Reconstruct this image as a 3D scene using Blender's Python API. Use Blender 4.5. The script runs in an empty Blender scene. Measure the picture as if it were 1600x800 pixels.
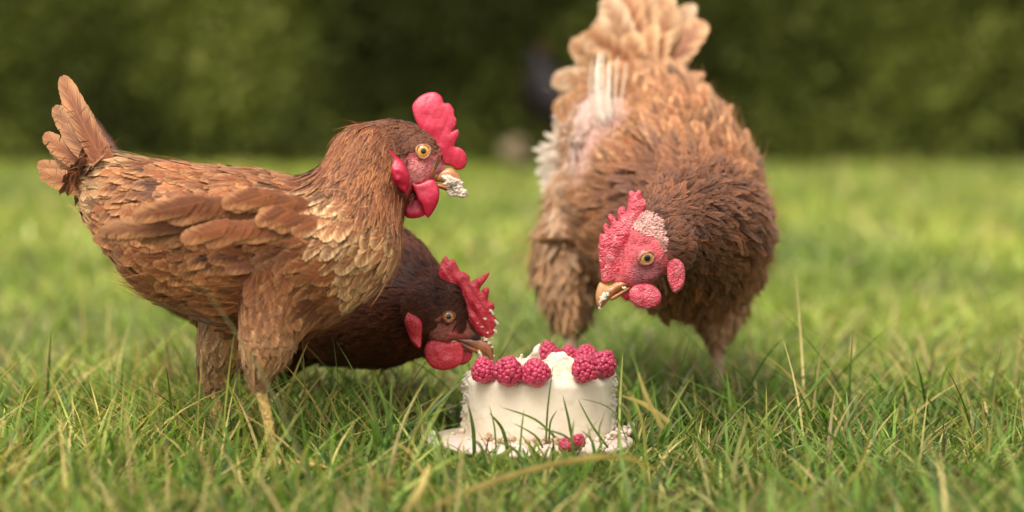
import bpy, bmesh, math, random
import numpy as np
from mathutils import Vector, Matrix, geometry
from mathutils.bvhtree import BVHTree
random.seed(7); RNG = np.random.default_rng(11)
S = bpy.context.scene
COL = S.collection
rad = math.radians
# ------------------------------------------------------------------ camera
FPX = 3300.0                                    # focal length in photograph pixels (1600 wide)
CAM = Vector((-0.023, -1.753, 0.306))
PITCH = math.atan(271.0 / FPX)
cd = bpy.data.cameras.new('camera'); cam = bpy.data.objects.new('camera', cd); COL.objects.link(cam)
cam.location = CAM; cam.rotation_euler = (math.pi / 2 - PITCH, 0, 0)
cd.sensor_width = 36; cd.lens = FPX / 1600 * 36; cd.clip_start = 0.05; cd.clip_end = 400
cd.dof.use_dof = True; cd.dof.focus_distance = 1.72; cd.dof.aperture_fstop = 2.7
S.camera = cam
# ------------------------------------------------------------------ world, sun, exposure
SUN_EL, SUN_AZ = rad(60), rad(205)              # azimuth clockwise from +Y (behind and left of the camera)
W = bpy.data.worlds.new('World'); S.world = W; W.use_nodes = True
nt = W.node_tree; nt.nodes.clear()
sky = nt.nodes.new('ShaderNodeTexSky'); sky.sky_type = 'NISHITA'; sky.sun_disc = False
sky.sun_elevation = SUN_EL; sky.sun_rotation = SUN_AZ; sky.dust_density = 4; sky.air_density = 1.0
hs = nt.nodes.new('ShaderNodeHueSaturation'); hs.inputs['Saturation'].default_value = 0.12
bg = nt.nodes.new('ShaderNodeBackground'); bg.inputs['Strength'].default_value = 0.14
wo = nt.nodes.new('ShaderNodeOutputWorld')
nt.links.new(sky.outputs[0], hs.inputs['Color']); nt.links.new(hs.outputs[0], bg.inputs['Color']); nt.links.new(bg.outputs[0], wo.inputs[0])
sd = bpy.data.lights.new('sun', 'SUN'); sd.energy = 1.35; sd.angle = rad(34); sd.color = (1.0, 0.98, 0.94)
so = bpy.data.objects.new('sun', sd); COL.objects.link(so)
sdir = Vector((math.sin(SUN_AZ) * math.cos(SUN_EL), math.cos(SUN_AZ) * math.cos(SUN_EL), math.sin(SUN_EL)))
so.rotation_euler = sdir.to_track_quat('Z', 'Y').to_euler(); so.location = (0, -3, 5)
S.view_settings.view_transform = 'Standard'; S.view_settings.look = 'None'
S.view_settings.exposure = 0.92; S.view_settings.gamma = 1.0
S.view_settings.use_curve_mapping = False
S.cycles.max_bounces = 8

# ------------------------------------------------------------------ helpers
cR = Vector((1, 0, 0)); cU = Vector((0, math.sin(PITCH), math.cos(PITCH))); cF = Vector((0, math.cos(PITCH), -math.sin(PITCH)))
def P(px, py, d):
    """point seen at photograph pixel (px, py) standing d metres away along the view axis"""
    return CAM + cF * d + cR * ((px - 800) / FPX * d) - cU * ((py - 400) / FPX * d)
def px2m(d): return d / FPX

def link(name, me, mats=(), parent=None):
    o = bpy.data.objects.new(name, me); COL.objects.link(o)
    for m in (mats if isinstance(mats, (list, tuple)) else [mats]):
        if m and m.name not in [x.name for x in me.materials if x]: me.materials.append(m)
    if parent: o.parent = parent
    return o
def tag(o, label=None, cat=None, group=None, kind=None):
    if label: o['label'] = label
    if cat: o['category'] = cat
    if group: o['group'] = group
    if kind: o['kind'] = kind
    return o
def empty(name, loc=(0, 0, 0)):
    o = bpy.data.objects.new(name, None); COL.objects.link(o); o.location = loc; o.empty_display_size = .02
    return o
def npmesh(name, V, F, nper, smooth=True, uv=None, cols=None):
    """V (n,3); F flat int array of faces with nper verts each; uv per vertex; cols dict name->(n,3)"""
    V = np.asarray(V, np.float32); F = np.asarray(F, np.int32).reshape(-1, nper)
    me = bpy.data.meshes.new(name)
    me.vertices.add(len(V)); me.vertices.foreach_set('co', V.ravel())
    me.loops.add(F.size); me.loops.foreach_set('vertex_index', F.ravel())
    me.polygons.add(len(F)); me.polygons.foreach_set('loop_start', np.arange(0, F.size, nper, dtype=np.int32))
    me.polygons.foreach_set('use_smooth', np.full(len(F), smooth))
    if uv is not None:
        l = me.uv_layers.new(name='UVMap'); l.data.foreach_set('uv', np.asarray(uv, np.float32)[F.ravel()].ravel())
    for k, c in (cols or {}).items(): addcol(me, k, c)
    me.update(calc_edges=True)
    return me
def addcol(me, k, c):
    c = np.asarray(c, np.float32); c4 = np.ones((len(c), 4), np.float32); c4[:, :3] = c
    a = me.attributes.new(k, 'FLOAT_COLOR', 'POINT'); a.data.foreach_set('color', c4.ravel())
def unit(v):
    v = np.asarray(v, float); return v / (np.linalg.norm(v, axis=-1, keepdims=True) + 1e-12)
def localize(me, origin):
    me.transform(Matrix.Translation(-Vector(origin)))

# value noise, smooth, for modelling
_G = RNG.random((32, 32, 32))
def vnoise(p):
    p = np.asarray(p, float); i = np.floor(p).astype(int); f = p - i; f = f * f * (3 - 2 * f)
    r = 0
    for dx in (0, 1):
        for dy in (0, 1):
            for dz in (0, 1):
                w = (f[..., 0] if dx else 1 - f[..., 0]) * (f[..., 1] if dy else 1 - f[..., 1]) * (f[..., 2] if dz else 1 - f[..., 2])
                r = r + w * _G[(i[..., 0] + dx) % 32, (i[..., 1] + dy) % 32, (i[..., 2] + dz) % 32]
    return r * 2 - 1
def fbm(p, o=3):
    p = np.asarray(p, float); r = 0; a = 1
    for k in range(o): r = r + a * vnoise(p * 2 ** k + 7.3 * k); a *= .5
    return r

# ------------------------------------------------------------------ materials
class NB:
    def __init__(s, name):
        s.m = bpy.data.materials.new(name); s.m.use_nodes = True; s.t = s.m.node_tree; s.t.nodes.clear()
        s.o = s.n('OutputMaterial'); s.b = s.n('BsdfPrincipled'); s.t.links.new(s.b.outputs[0], s.o.inputs[0])
    def n(s, k, **kw):
        x = s.t.nodes.new('ShaderNode' + k)
        for a, v in kw.items(): setattr(x, a, v)
        return x
    def set(s, node, **kw):
        for k, v in kw.items():
            k = k.replace('_', ' ')
            i = node.inputs[k]
            if isinstance(v, bpy.types.NodeSocket): s.t.links.new(v, i)
            else: i.default_value = (*v, 1) if (isinstance(v, tuple) and len(v) == 3 and i.type == 'RGBA') else v
        return node
    def P(s, **kw): s.set(s.b, **kw); return s
    def attr(s, name): return s.n('Attribute', attribute_name=name).outputs['Color']
    def noise(s, scale, detail=3, rough=.55, vec=None):
        x = s.n('TexNoise'); s.set(x, Scale=scale, Detail=detail, Roughness=rough)
        s.t.links.new(vec or s.n('TexCoord').outputs['Object'], x.inputs['Vector']); return x.outputs['Fac']
    def voro(s, scale, vec=None, feature='F1'):
        x = s.n('TexVoronoi', feature=feature); s.set(x, Scale=scale)
        s.t.links.new(vec or s.n('TexCoord').outputs['Object'], x.inputs['Vector']); return x.outputs['Distance']
    def ramp(s, fac, stops):
        r = s.n('ValToRGB'); s.t.links.new(fac, r.inputs[0]); e = r.color_ramp.elements
        while len(e) < len(stops): e.new(.5)
        for q, (p, c) in zip(e, stops): q.position = p; q.color = (*c, 1) if len(c) == 3 else c
        return r.outputs[0]
    def mix(s, fac, a, b, mode='MIX'):
        x = s.n('Mix', data_type='RGBA', blend_type=mode)
        for k, v in ((0, fac), (6, a), (7, b)):
            i = x.inputs[k]
            if isinstance(v, bpy.types.NodeSocket): s.t.links.new(v, i)
            else: i.default_value = (*v, 1) if isinstance(v, tuple) else v
        return x.outputs[2]
    def math(s, op, a, b=None):
        x = s.n('Math', operation=op)
        for k, v in ((0, a), (1, b)):
            if v is None: continue
            if isinstance(v, bpy.types.NodeSocket): s.t.links.new(v, x.inputs[k])
            else: x.inputs[k].default_value = v
        return x.outputs[0]
    def bump(s, h, strength=.5, dist=.001, normal=None):
        x = s.n('Bump'); s.set(x, Height=h, Strength=strength, Distance=dist)
        if normal: s.t.links.new(normal, x.inputs['Normal'])
        s.t.links.new(x.outputs[0], s.b.inputs['Normal']); return x.outputs[0]

def mat_feather(name, rough=.55, sheen=.12, spec=.25):
    b = NB(name)
    uv = b.n('UVMap').outputs[0]; sp = b.n('SeparateXYZ'); b.t.links.new(uv, sp.inputs[0])
    x, y = sp.outputs[0], sp.outputs[1]
    ax = b.math('ABSOLUTE', x)
    # barbs run obliquely from the shaft
    q = b.math('ADD', b.math('MULTIPLY', y, 34.0), b.math('MULTIPLY', ax, -8.0))
    cv = b.n('CombineXYZ'); b.t.links.new(q, cv.inputs[0]); b.t.links.new(b.math('MULTIPLY', x, .7), cv.inputs[1])
    no = b.n('TexNoise'); b.set(no, Scale=1.0, Detail=2.0); b.t.links.new(cv.outputs[0], no.inputs['Vector'])
    nbig = b.noise(60, 2)
    base, edge = b.attr('base'), b.attr('edge')
    # edge colour: near the rim and the tip
    e = b.math('ADD', b.math('MULTIPLY', ax, .55), b.math('MULTIPLY', y, .75))
    e = b.math('ADD', e, b.math('MULTIPLY', b.math('SUBTRACT', no.outputs['Fac'], .5), .5))
    er = b.ramp(e, [(.62, (0, 0, 0)), (.98, (1, 1, 1))])
    c = b.mix(er, base, edge)
    st = b.ramp(no.outputs['Fac'], [(.3, (.55, .55, .55)), (.7, (1.25, 1.25, 1.25))])
    c = b.mix(.8, c, st, 'MULTIPLY')
    c = b.mix(.5, c, b.ramp(nbig, [(.3, (.7, .68, .66)), (.7, (1.2, 1.2, 1.2))]), 'MULTIPLY')
    shaft = b.ramp(ax, [(0, (1, 1, 1)), (.07, (0, 0, 0))])
    c = b.mix(b.math('MULTIPLY', shaft, .35), c, edge)
    b.P(Base_Color=c, Roughness=rough, Specular_IOR_Level=spec)
    b.b.inputs['Sheen Weight'].default_value = sheen; b.b.inputs['Sheen Roughness'].default_value = .4
    b.bump(no.outputs['Fac'], .5, .0006)
    return b.m
def mat_down(name):
    b = NB(name); b.P(Base_Color=b.attr('base'), Roughness=.8, Specular_IOR_Level=.1)
    return b.m
def mat_skin(name):
    b = NB(name); v = b.voro(900); n = b.noise(120, 4)
    c = b.attr('base'); c = b.mix(b.math('MULTIPLY', n, .5), c, b.mix(1.0, c, (1.5, 1.6, 1.6), 'MULTIPLY'))
    c = b.mix(.75, c, b.ramp(b.noise(330, 3), [(.34, (.45, .38, .36)), (.56, (1.05, 1.05, 1.05))]), 'MULTIPLY')
    b.P(Base_Color=c, Roughness=.55, Specular_IOR_Level=.25, Subsurface_Weight=.12, Subsurface_Scale=.004)
    b.b.inputs['Subsurface Radius'].default_value = (1, .3, .2)
    h = b.math('ADD', v, b.math('MULTIPLY', n, 1.2)); b.bump(h, 1.0, .0008)
    return b.m
def mat_comb(name, c1, c2, scale=750, bump=.7, rough=.42, dust=0.0):
    b = NB(name); v = b.voro(scale); n = b.noise(70, 4)
    c = b.mix(b.ramp(n, [(.35, (0, 0, 0)), (.68, (1, 1, 1))]), c1, c2)
    c = b.mix(.5, c, b.ramp(v, [(0, (1.25, 1.2, 1.2)), (.6, (.72, .6, .62))]), 'MULTIPLY')
    specks = b.ramp(b.noise(420, 3), [(.24, (.45, .25, .25)), (.34, (1, 1, 1))])
    c = b.mix(.8, c, specks, 'MULTIPLY')
    if dust: c = b.mix(b.ramp(b.noise(190, 4), [(.52, (0, 0, 0)), (.75, (dust,) * 3)]), c, (.85, .55, .52))
    b.P(Base_Color=c, Roughness=rough, Specular_IOR_Level=.45, Subsurface_Weight=.2, Subsurface_Scale=.006)
    b.b.inputs['Subsurface Radius'].default_value = (1, .25, .2)
    h = b.math('ADD', b.math('MULTIPLY', v, -1.0), b.math('MULTIPLY', b.noise(220, 3), 1.2)); b.bump(h, bump, .0008)
    return b.m
def mat_simple(name, col, rough=.5, col2=None, scale=60, bump=0, dist=.001, sss=0, spec=.4):
    b = NB(name)
    n = b.noise(scale, 4)
    c = b.mix(b.ramp(n, [(.35, (0, 0, 0)), (.65, (1, 1, 1))]), col, col2 or tuple(x * .75 for x in col))
    b.P(Base_Color=c, Roughness=rough, Specular_IOR_Level=spec)
    if sss: b.P(Subsurface_Weight=sss, Subsurface_Scale=.005)
    if bump: b.bump(n, bump, dist)
    return b.m
def mat_attr(name, rough=.5, spec=.4, trans=0, nscale=0, coat=0):
    b = NB(name); c = b.attr('base')
    if nscale: c = b.mix(.7, c, b.ramp(b.noise(nscale, 3), [(.3, (.6, .6, .6)), (.7, (1.25, 1.25, 1.25))]), 'MULTIPLY')
    b.P(Base_Color=c, Roughness=rough, Specular_IOR_Level=spec)
    if coat: b.b.inputs['Coat Weight'].default_value = coat; b.b.inputs['Coat Roughness'].default_value = .03
    if trans:
        t = b.n('BsdfTranslucent'); b.t.links.new(b.mix(1, c, (1.15, 1.25, .7), 'MULTIPLY'), t.inputs[0])
        ms = b.n('MixShader'); ms.inputs[0].default_value = trans
        b.t.links.new(b.b.outputs[0], ms.inputs[1]); b.t.links.new(t.outputs[0], ms.inputs[2]); b.t.links.new(ms.outputs[0], b.o.inputs[0])
    return b.m
M = dict(
    feather=mat_feather('feather'), feather_dark=mat_feather('feather_dark', .42, 0.0, .14), down=mat_down('down'), skin=mat_skin('hen_skin'),
    comb_bright=mat_comb('comb_bright', (.58, .018, .05), (.68, .06, .10), 700, .16, .38),
    comb_red=mat_comb('comb_red', (.42, .014, .025), (.54, .035, .05), 600, .7, .36),
    comb_pink=mat_comb('comb_pebbled', (.55, .04, .06), (.68, .12, .14), 640, 1.0, .36, .55),
    wattle=mat_comb('wattle_red', (.42, .008, .03), (.56, .02, .055), 700, .14, .36),
    wattle_pink=mat_comb('wattle_pebbled', (.50, .045, .065), (.62, .10, .12), 640, .9, .4, .3),
    beak=mat_simple('beak_horn', (.52, .27, .11), .28, (.38, .13, .04), 110, .2, .0005, .15),
    eye=mat_attr('eye', .1, .5, 0, 0, .5),
    frosting=None, cream=mat_simple('cream_lump', (.73, .62, .49), .5, (.60, .42, .30), 240, .5, .0008, .2),
    biscuit=mat_simple('biscuit_crumb', (.30, .17, .09), .85, (.50, .36, .22), 300, .6, .001),
    beak_dark=mat_simple('beak_dark', (.11, .05, .028), .28, (.34, .11, .035), 70, .2, .0005, .1),
    board=mat_simple('cake_board', (.64, .50, .40), .6, (.58, .43, .34), 25, .15, .0006),
    grass=mat_attr('grass', .45, .3, .42, 30), hedge=mat_attr('hedge_leaf', .75, .12, .25, 0),
    soil=mat_simple('soil', (.07, .06, .022), .95, (.13, .12, .035), 40, .8, .01),
    bark=mat_simple('bark', (.06, .045, .03), .9, (.03, .02, .015), 30, .6, .01),
    stone=mat_simple('stone', (.24, .17, .09), .9, (.16, .11, .06), 20, .5, .01),
)
def mk_frosting():
    b = NB('frosting'); n = b.noise(75, 6, .65); 
    tc = b.n('TexCoord').outputs['Object']; mp = b.n('Mapping'); b.t.links.new(tc, mp.inputs[0]); mp.inputs['Scale'].default_value = (260, 260, 26)
    st = b.n('TexNoise'); b.set(st, Scale=1.0, Detail=3.0); b.t.links.new(mp.outputs[0], st.inputs['Vector'])
    c = b.mix(b.ramp(n, [(.3, (0, 0, 0)), (.7, (1, 1, 1))]), (.64, .53, .375), (.71, .605, .455))
    c = b.mix(b.ramp(b.noise(150, 4), [(.54, (0, 0, 0)), (.74, (.6, .6, .6))]), c, (.60, .46, .33))
    b.P(Base_Color=c, Roughness=.42, Specular_IOR_Level=.4, Subsurface_Weight=.2, Subsurface_Scale=.006)
    b.b.inputs['Subsurface Radius'].default_value = (1, .7, .4)
    h = b.math('ADD', b.math('MULTIPLY', st.outputs['Fac'], .4), b.math('ADD', n, b.math('MULTIPLY', b.noise(500, 3), .25))); b.bump(h, .35, .0012)
    return b.m
M['frosting'] = mk_frosting()
def mk_rasp():
    b = NB('raspberry_flesh'); info = b.n('ObjectInfo').outputs['Random']
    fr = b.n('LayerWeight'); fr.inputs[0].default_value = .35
    c = b.mix(info, (.33, .009, .036), (.42, .016, .052))
    c = b.mix(b.ramp(b.noise(260, 2), [(.4, (0, 0, 0)), (.7, (1, 1, 1))]), c, (.44, .03, .08))
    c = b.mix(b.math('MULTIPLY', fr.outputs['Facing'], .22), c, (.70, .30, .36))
    b.P(Base_Color=c, Roughness=.33, Specular_IOR_Level=.45, Subsurface_Weight=.2, Subsurface_Scale=.003)
    b.b.inputs['Subsurface Radius'].default_value = (1, .2, .2)
    b.bump(b.noise(1600, 2), .25, .0003)
    return b.m
M['rasp'] = mk_rasp()

# ------------------------------------------------------------------ modelling tools
_ICO = {}
def ico(sub):
    if sub not in _ICO:
        bm = bmesh.new(); bmesh.ops.create_icosphere(bm, subdivisions=sub, radius=1)
        _ICO[sub] = (np.array([v.co[:] for v in bm.verts]), np.array([[v.index for v in f.verts] for f in bm.faces])); bm.free()
    return _ICO[sub]
def blobs(list_, sub=3):
    """list of (center, 3x3 axes scaled) -> verts, tris"""
    v0, f0 = ico(sub); V = []; F = []
    for k, (c, A) in enumerate(list_):
        V.append(v0 @ np.asarray(A).T + np.asarray(c)); F.append(f0 + k * len(v0))
    return np.concatenate(V), np.concatenate(F)
def remeshed(name, V, F, voxel, smooth=6, fac=.6):
    me = npmesh(name, V, F, 3); o = bpy.data.objects.new(name, me); COL.objects.link(o)
    r = o.modifiers.new('r', 'REMESH'); r.mode = 'VOXEL'; r.voxel_size = voxel; r.use_smooth_shade = True
    s = o.modifiers.new('s', 'SMOOTH'); s.factor = fac; s.iterations = smooth
    dg = bpy.context.evaluated_depsgraph_get(); out = bpy.data.meshes.new_from_object(o.evaluated_get(dg))
    bpy.data.objects.remove(o); bpy.data.meshes.remove(me)
    out.name = name
    return out
def catmull(pts, n=6, closed=True):
    pts = np.asarray(pts, float); N = len(pts); out = []
    rng = range(N) if closed else range(N - 1)
    for i in rng:
        g = lambda k: pts[k % N] if closed else pts[min(max(k, 0), N - 1)]
        p0, p1, p2, p3 = g(i - 1), g(i), g(i + 1), g(i + 2)
        for t in np.arange(n) / n:
            out.append(.5 * ((2 * p1) + (-p0 + p2) * t + (2 * p0 - 5 * p1 + 4 * p2 - p3) * t * t + (-p0 + 3 * p1 - 3 * p2 + p3) * t ** 3))
    if not closed: out.append(pts[-1])
    return np.array(out)
def inflate(name, outline, d, out0, T, R, mat, parent, h=2.2, wav=.6, bend=None, rough=0, n=5):
    """solid of the outline (pixels), its mid plane out0 px nearer than depth d, half thickness T px reached R px inside the rim"""
    ol = catmull(outline, n)
    step = np.linalg.norm(np.roll(ol, -1, 0) - ol, axis=1); ol = ol[step > .25]
    if rough: ol = ol + RNG.normal(0, rough, ol.shape)
    lo, hi = ol.min(0), ol.max(0)
    gx, gy = np.meshgrid(np.arange(lo[0], hi[0], h), np.arange(lo[1], hi[1], h)); g = np.stack([gx.ravel(), gy.ravel()], 1)
    g[:, 0] += ((np.arange(len(g)) // gx.shape[1]) % 2) * h / 2
    nx = np.roll(ol, -1, 0)
    def inside_dist(q):
        a, b = ol[None], nx[None]; p = q[:, None]
        ab = b - a; t = np.clip(((p - a) * ab).sum(-1) / ((ab ** 2).sum(-1) + 1e-9), 0, 1)
        dist = np.linalg.norm(p - (a + ab * t[..., None]), axis=-1).min(1)
        cr = ((a[..., 1] > p[..., 1]) != (b[..., 1] > p[..., 1])) & (p[..., 0] < (b[..., 0] - a[..., 0]) * (p[..., 1] - a[..., 1]) / (b[..., 1] - a[..., 1] + 1e-12) + a[..., 0])
        return dist, cr.sum(1) % 2 == 1
    dist, ins = inside_dist(g); g = g[ins & (dist > h * .45)]
    pts = np.concatenate([ol, g]); nb = len(ol)
    vs, es, fs, *_ = geometry.delaunay_2d_cdt([Vector(p) for p in pts], [(i, (i + 1) % nb) for i in range(nb)], [], 1, 1e-5)
    q = np.array([v[:] for v in vs]); dist, _ = inside_dist(q)
    z = T * np.sqrt(np.clip(1 - (1 - np.clip(dist / R, 0, 1)) ** 2, 0, 1))
    wv = wav * T * fbm(np.c_[q * .06, np.full(len(q), hash(name) % 7)], 3) * np.clip(dist / R, 0, 1)
    tri = [list(f) for f in fs if len(f) == 3]
    mid = np.zeros(len(q)) if bend is None else bend(q)
    rim = dist < 1e-3; N = len(q)
    idx2 = np.arange(N) + N; idx2[rim] = np.arange(N)[rim]
    V = []
    for sgn in (1, -1):
        for k in range(N): V.append(P(q[k, 0], q[k, 1], d - (out0 + mid[k] + sgn * z[k] + wv[k]) * px2m(d))[:])
    tri = np.array(tri)
    c = P(*ol.mean(0), d)
    F = np.concatenate([tri[:, ::-1], idx2[tri]])
    V = np.array(V) - np.array(c[:])
    me = npmesh(name, V, F, 3)
    bm = bmesh.new(); bm.from_mesh(me); bmesh.ops.delete(bm, geom=[v for v in bm.verts if not v.link_faces], context='VERTS')
    bmesh.ops.recalc_face_normals(bm, faces=bm.faces); bm.to_mesh(me); bm.free()
    for p in me.polygons: p.use_smooth = True
    o = link(name, me, mat, parent); o.location = c - (parent.location if parent else Vector())
    return o

# ---- feather templates
def feather_template(K=8, kind='hackle', seed=0):
    r = np.random.default_rng(seed); t = np.linspace(0, 1, K + 1)
    def w(t):
        if kind == 'hackle': return np.clip(np.sin(np.pi * np.clip(t * .80 + .10, 0, 1)) ** .8 * (1 - .25 * t), .05, 1)
        if kind == 'vane': return np.clip(1.1 * (1 - (1 - np.clip(t * 5, 0, 1)) ** 2) * np.sqrt(np.clip(1.03 - t ** 5, 0, 1)), .06, 1)
        return np.clip(np.sqrt(np.clip(1 - (t * 1.0 - .42) ** 2 / .36, .02, 1)) , .06, 1)
    slant = {'hackle': .10, 'contour': .07, 'vane': .045}[kind]
    V = []; UV = []; F = []
    for k in range(K + 1): V.append((0, t[k], 0)); UV.append((0, t[k]))
    for sg in (-1, 1):
        base = len(V)
        for k in range(K):
            for e in (0, 1):
                if e == 0: gap = .72 if r.random() < .10 else .985
                tt = t[k] + (t[k + 1] - t[k]) * (.0 if e == 0 else gap); ww = w(tt) * (1 + r.normal(0, .035)) * (1 if e == 0 else 1.04)
                yy = min(tt + slant * ww * (1 - tt * .3), 1.12) + r.normal(0, .005)
                V.append((sg * ww, yy, -.18 * ww * ww)); UV.append((sg * ww, min(yy, 1)))
        for k in range(K):
            q = (k, base + 2 * k, base + 2 * k + 1, k + 1)
            F.append(q if sg < 0 else q[::-1])
    return np.array(V), np.array(F), np.array(UV)
FT = {k: [feather_template(9, k, s) for s in range(5)] for k in ('hackle', 'contour')}
FT['vane'] = [feather_template(22, 'vane', s) for s in range(4)]
def plume_geo(org, dirv, nor, L, Wd, cb, ce, curl, kind='hackle', side=None):
    """vectorised feathers -> V,F,UV,colours"""
    Vs, Fs, Us, B, E = [], [], [], [], []; off = 0
    tid = RNG.integers(0, len(FT[kind]), len(org))
    dirv = unit(dirv); X = unit(np.cross(dirv, nor)); Z = np.cross(X, dirv)
    for ti, (v, f, u) in enumerate(FT[kind]):
        s = np.where(tid == ti)[0]
        if not len(s): continue
        lx = v[None, :, 0] * Wd[s, None]; ly = v[None, :, 1] * L[s, None]; lz = v[None, :, 2] * Wd[s, None]
        c = curl[s, None]; a = c * v[None, :, 1]                     # bend: arc of total angle c
        cc = np.where(np.abs(c) < 1e-3, 1e-3, c)
        yy = L[s, None] * np.sin(a) / cc; zz = lz - L[s, None] * (1 - np.cos(a)) / cc
        tw = (side[s, None] if side is not None else 0) * v[None, :, 1] ** 2 * L[s, None]
        V = org[s, None] + X[s, None] * (lx + tw)[..., None] + dirv[s, None] * yy[..., None] + Z[s, None] * zz[..., None]
        n = v.shape[0]
        Vs.append(V.reshape(-1, 3)); Fs.append((f[None] + (np.arange(len(s)) * n)[:, None, None] + off).reshape(-1, 4)); off += n * len(s)
        Us.append(np.tile(u, (len(s), 1))); B.append(np.repeat(cb[s], n, 0)); E.append(np.repeat(ce[s], n, 0))
    return np.concatenate(Vs), np.concatenate(Fs), np.concatenate(Us), np.concatenate(B), np.concatenate(E)
def strands(org, dirv, L, Wd, cb, bendv, K=4):
    """thin tapered ribbons: down and hairs, grass too"""
    n = len(org); t = np.linspace(0, 1, K + 1)
    side = unit(np.cross(dirv, RNG.normal(0, 1, (n, 3))))
    cen = org[:, None] + dirv[:, None] * (t[None, :, None] * L[:, None, None]) + bendv[:, None] * ((t ** 2)[None, :, None] * L[:, None, None])
    w = Wd[:, None] * (1 - t[None] ** 1.5 * .92)
    a = cen - side[:, None] * w[..., None]; b = cen + side[:, None] * w[..., None]
    V = np.stack([a, b], 2).reshape(-1, 3)
    k = np.arange(K) * 2; q = np.stack([k, k + 1, k + 3, k + 2], 1)
    F = (q[None] + (np.arange(n) * 2 * (K + 1))[:, None, None]).reshape(-1, 4)
    return V, F, np.repeat(cb, 2 * (K + 1), 0)

# ------------------------------------------------------------------ hen builder
LIN = lambda c: np.array(c, float)
def hen(name, label, spine, thighs, head, pal, group='hens pecking round the cake', voxel=.0022, dens=1.0, seed=1, mask=(), red=(), extra_blobs=(), kindcol=None, tail=None, wing=None, ruff=0.0, sleek=1.0, near=True, downmul=1.0):
    """spine: head end first; nodes (px, py, d, r_lat, r_vert [px], feather len, halfwidth, spacing [mm], lift, palette idx)"""
    global RNG
    RNG = np.random.default_rng(seed)
    bl = []; seg = []
    def node(nd): return np.array(P(nd[0], nd[1], nd[2])[:])
    def chain(nodes, region):
        pts = [node(n) for n in nodes]
        for i in range(len(nodes) - 1):
            a, b = pts[i], pts[i + 1]; ax = unit(b - a); L = np.linalg.norm(b - a)
            up = unit(np.array([0, 0, 1.]) - ax * ax[2]) if abs(ax[2]) < .97 else unit(np.array([0, 1., 0]) - ax * ax[1])
            la = np.cross(ax, up)
            r1 = np.array(nodes[i][3:5]) * px2m(nodes[i][2]); r2 = np.array(nodes[i + 1][3:5]) * px2m(nodes[i + 1][2])
            m = max(2, int(L / (min(r1.min(), r2.min()) * .35)) + 1)
            for t in np.linspace(0, 1, m):
                r = r1 * (1 - t) + r2 * t; rl = r.mean()
                bl.append((a + (b - a) * t, np.stack([ax * rl, la * r[0], up * r[1]], 1)))
            seg.append((a, b, r1.mean(), r2.mean(), region, nodes[i], nodes[i + 1], ax))
    chain(spine, 0)
    for th in thighs: chain(th['thigh'], 1); chain(th['shank'], 2)
    feet = []
    for th in thighs:
        f = node(th['shank'][-1]); fx = np.array(th.get('dir', (1, -.3, 0)), float); fx = unit(fx); fy = np.array([-fx[1], fx[0], 0])
        for ang, L in ((-.5, .042), (0, .052), (.5, .042), (math.pi, .02)):
            dd = fx * math.cos(ang) + fy * math.sin(ang); prev = f
            for j, tt in enumerate(np.linspace(0, 1, 9)):
                r = .0048 * (1 - .45 * tt) * (1.12 if j % 3 == 1 else 1)
                p = f + dd * L * tt; p[2] = max(.006 + .004 * math.sin(tt * 3), .004); bl.append((p, np.eye(3) * r))
    hd = head; d0 = hd['d']; k0 = px2m(d0)
    for (x, y, o, rx, ry, rz, ang) in hd['blobs']:               # px, px, out px, radii px, degrees
        ca, sa = math.cos(rad(ang)), math.sin(rad(ang))
        e1 = np.array((cR * ca - cU * sa)[:]); e2 = np.array((cR * sa + cU * ca)[:]); e3 = -np.array(cF[:])
        bl.append((np.array(P(x, y, d0 - o * k0)[:]), np.stack([e1 * rx * k0, e2 * ry * k0, e3 * rz * k0], 1)))
    for (x, y, d, r) in extra_blobs: bl.append((np.array(P(x, y, d)[:]), np.eye(3) * r * px2m(d)))
    V, F = blobs(bl, 3)
    me = remeshed('body', V, F, voxel, 5)
    root_loc = node(spine[len(spine) // 2]); root_loc[2] = 0; root_loc = Vector(root_loc)
    root = empty(name, root_loc); tag(root, label, 'hen', group)
    n = len(me.vertices); co = np.empty(n * 3, np.float32); me.vertices.foreach_get('co', co); co = co.reshape(-1, 3).astype(float)
    def nearest(p):
        """nearest segment by distance/radius -> idx, t"""
        best = np.full(len(p), 1e9); bi = np.zeros(len(p), int); bt = np.zeros(len(p))
        for i, (a, b, r1, r2, *_r) in enumerate(seg):
            ab = b - a; t = np.clip(((p - a) @ ab) / (ab @ ab), 0, 1); r = r1 * (1 - t) + r2 * t
            dd = np.linalg.norm(p - (a + ab * t[:, None]), axis=1) / r
            m = dd < best; best[m] = dd[m]; bi[m] = i; bt[m] = t[m]
        return bi, bt
    # skin colours
    bi, bt = nearest(co)
    pi = np.array([s[5][9] for s in seg], float)[bi] * (1 - bt) + np.array([s[6][9] for s in seg], float)[bi] * bt
    col = np.array([c[0] for c in pal['cols']])[np.clip(np.round(pi).astype(int), 0, len(pal['cols']) - 1)] * .8
    reg = np.array([s[4] for s in seg])[bi]
    shank = (reg == 2) | (co[:, 2] < .02); col[shank] = LIN(pal['leg'])
    def sph(lst, q):
        r = np.zeros(len(q), bool)
        for (x, y, o, rr, *ab) in lst:
            if ab: r |= np.linalg.norm(q - np.array(P(x, y, o)[:]), axis=1) < rr * px2m(o); continue
            dd = (q - np.array(P(x, y, d0 - o * k0)[:])); r |= np.linalg.norm(dd, axis=1) < rr * k0
        return r
    for (x, y, o, rr, c) in red:
        c0 = np.array(P(x, y, d0 - o * k0)[:]); w = np.clip((rr * k0 - np.linalg.norm(co - c0, axis=1)) / (rr * k0 * .35), 0, 1)[:, None]
        col = col * (1 - w) + LIN(c) * w
    for mk in mask:
        if len(mk) > 4: col[sph([mk], co)] = LIN((.70, .42, .34))
    addcol(me, 'base', col)
    sh = np.where(reg == 2)[0]
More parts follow.
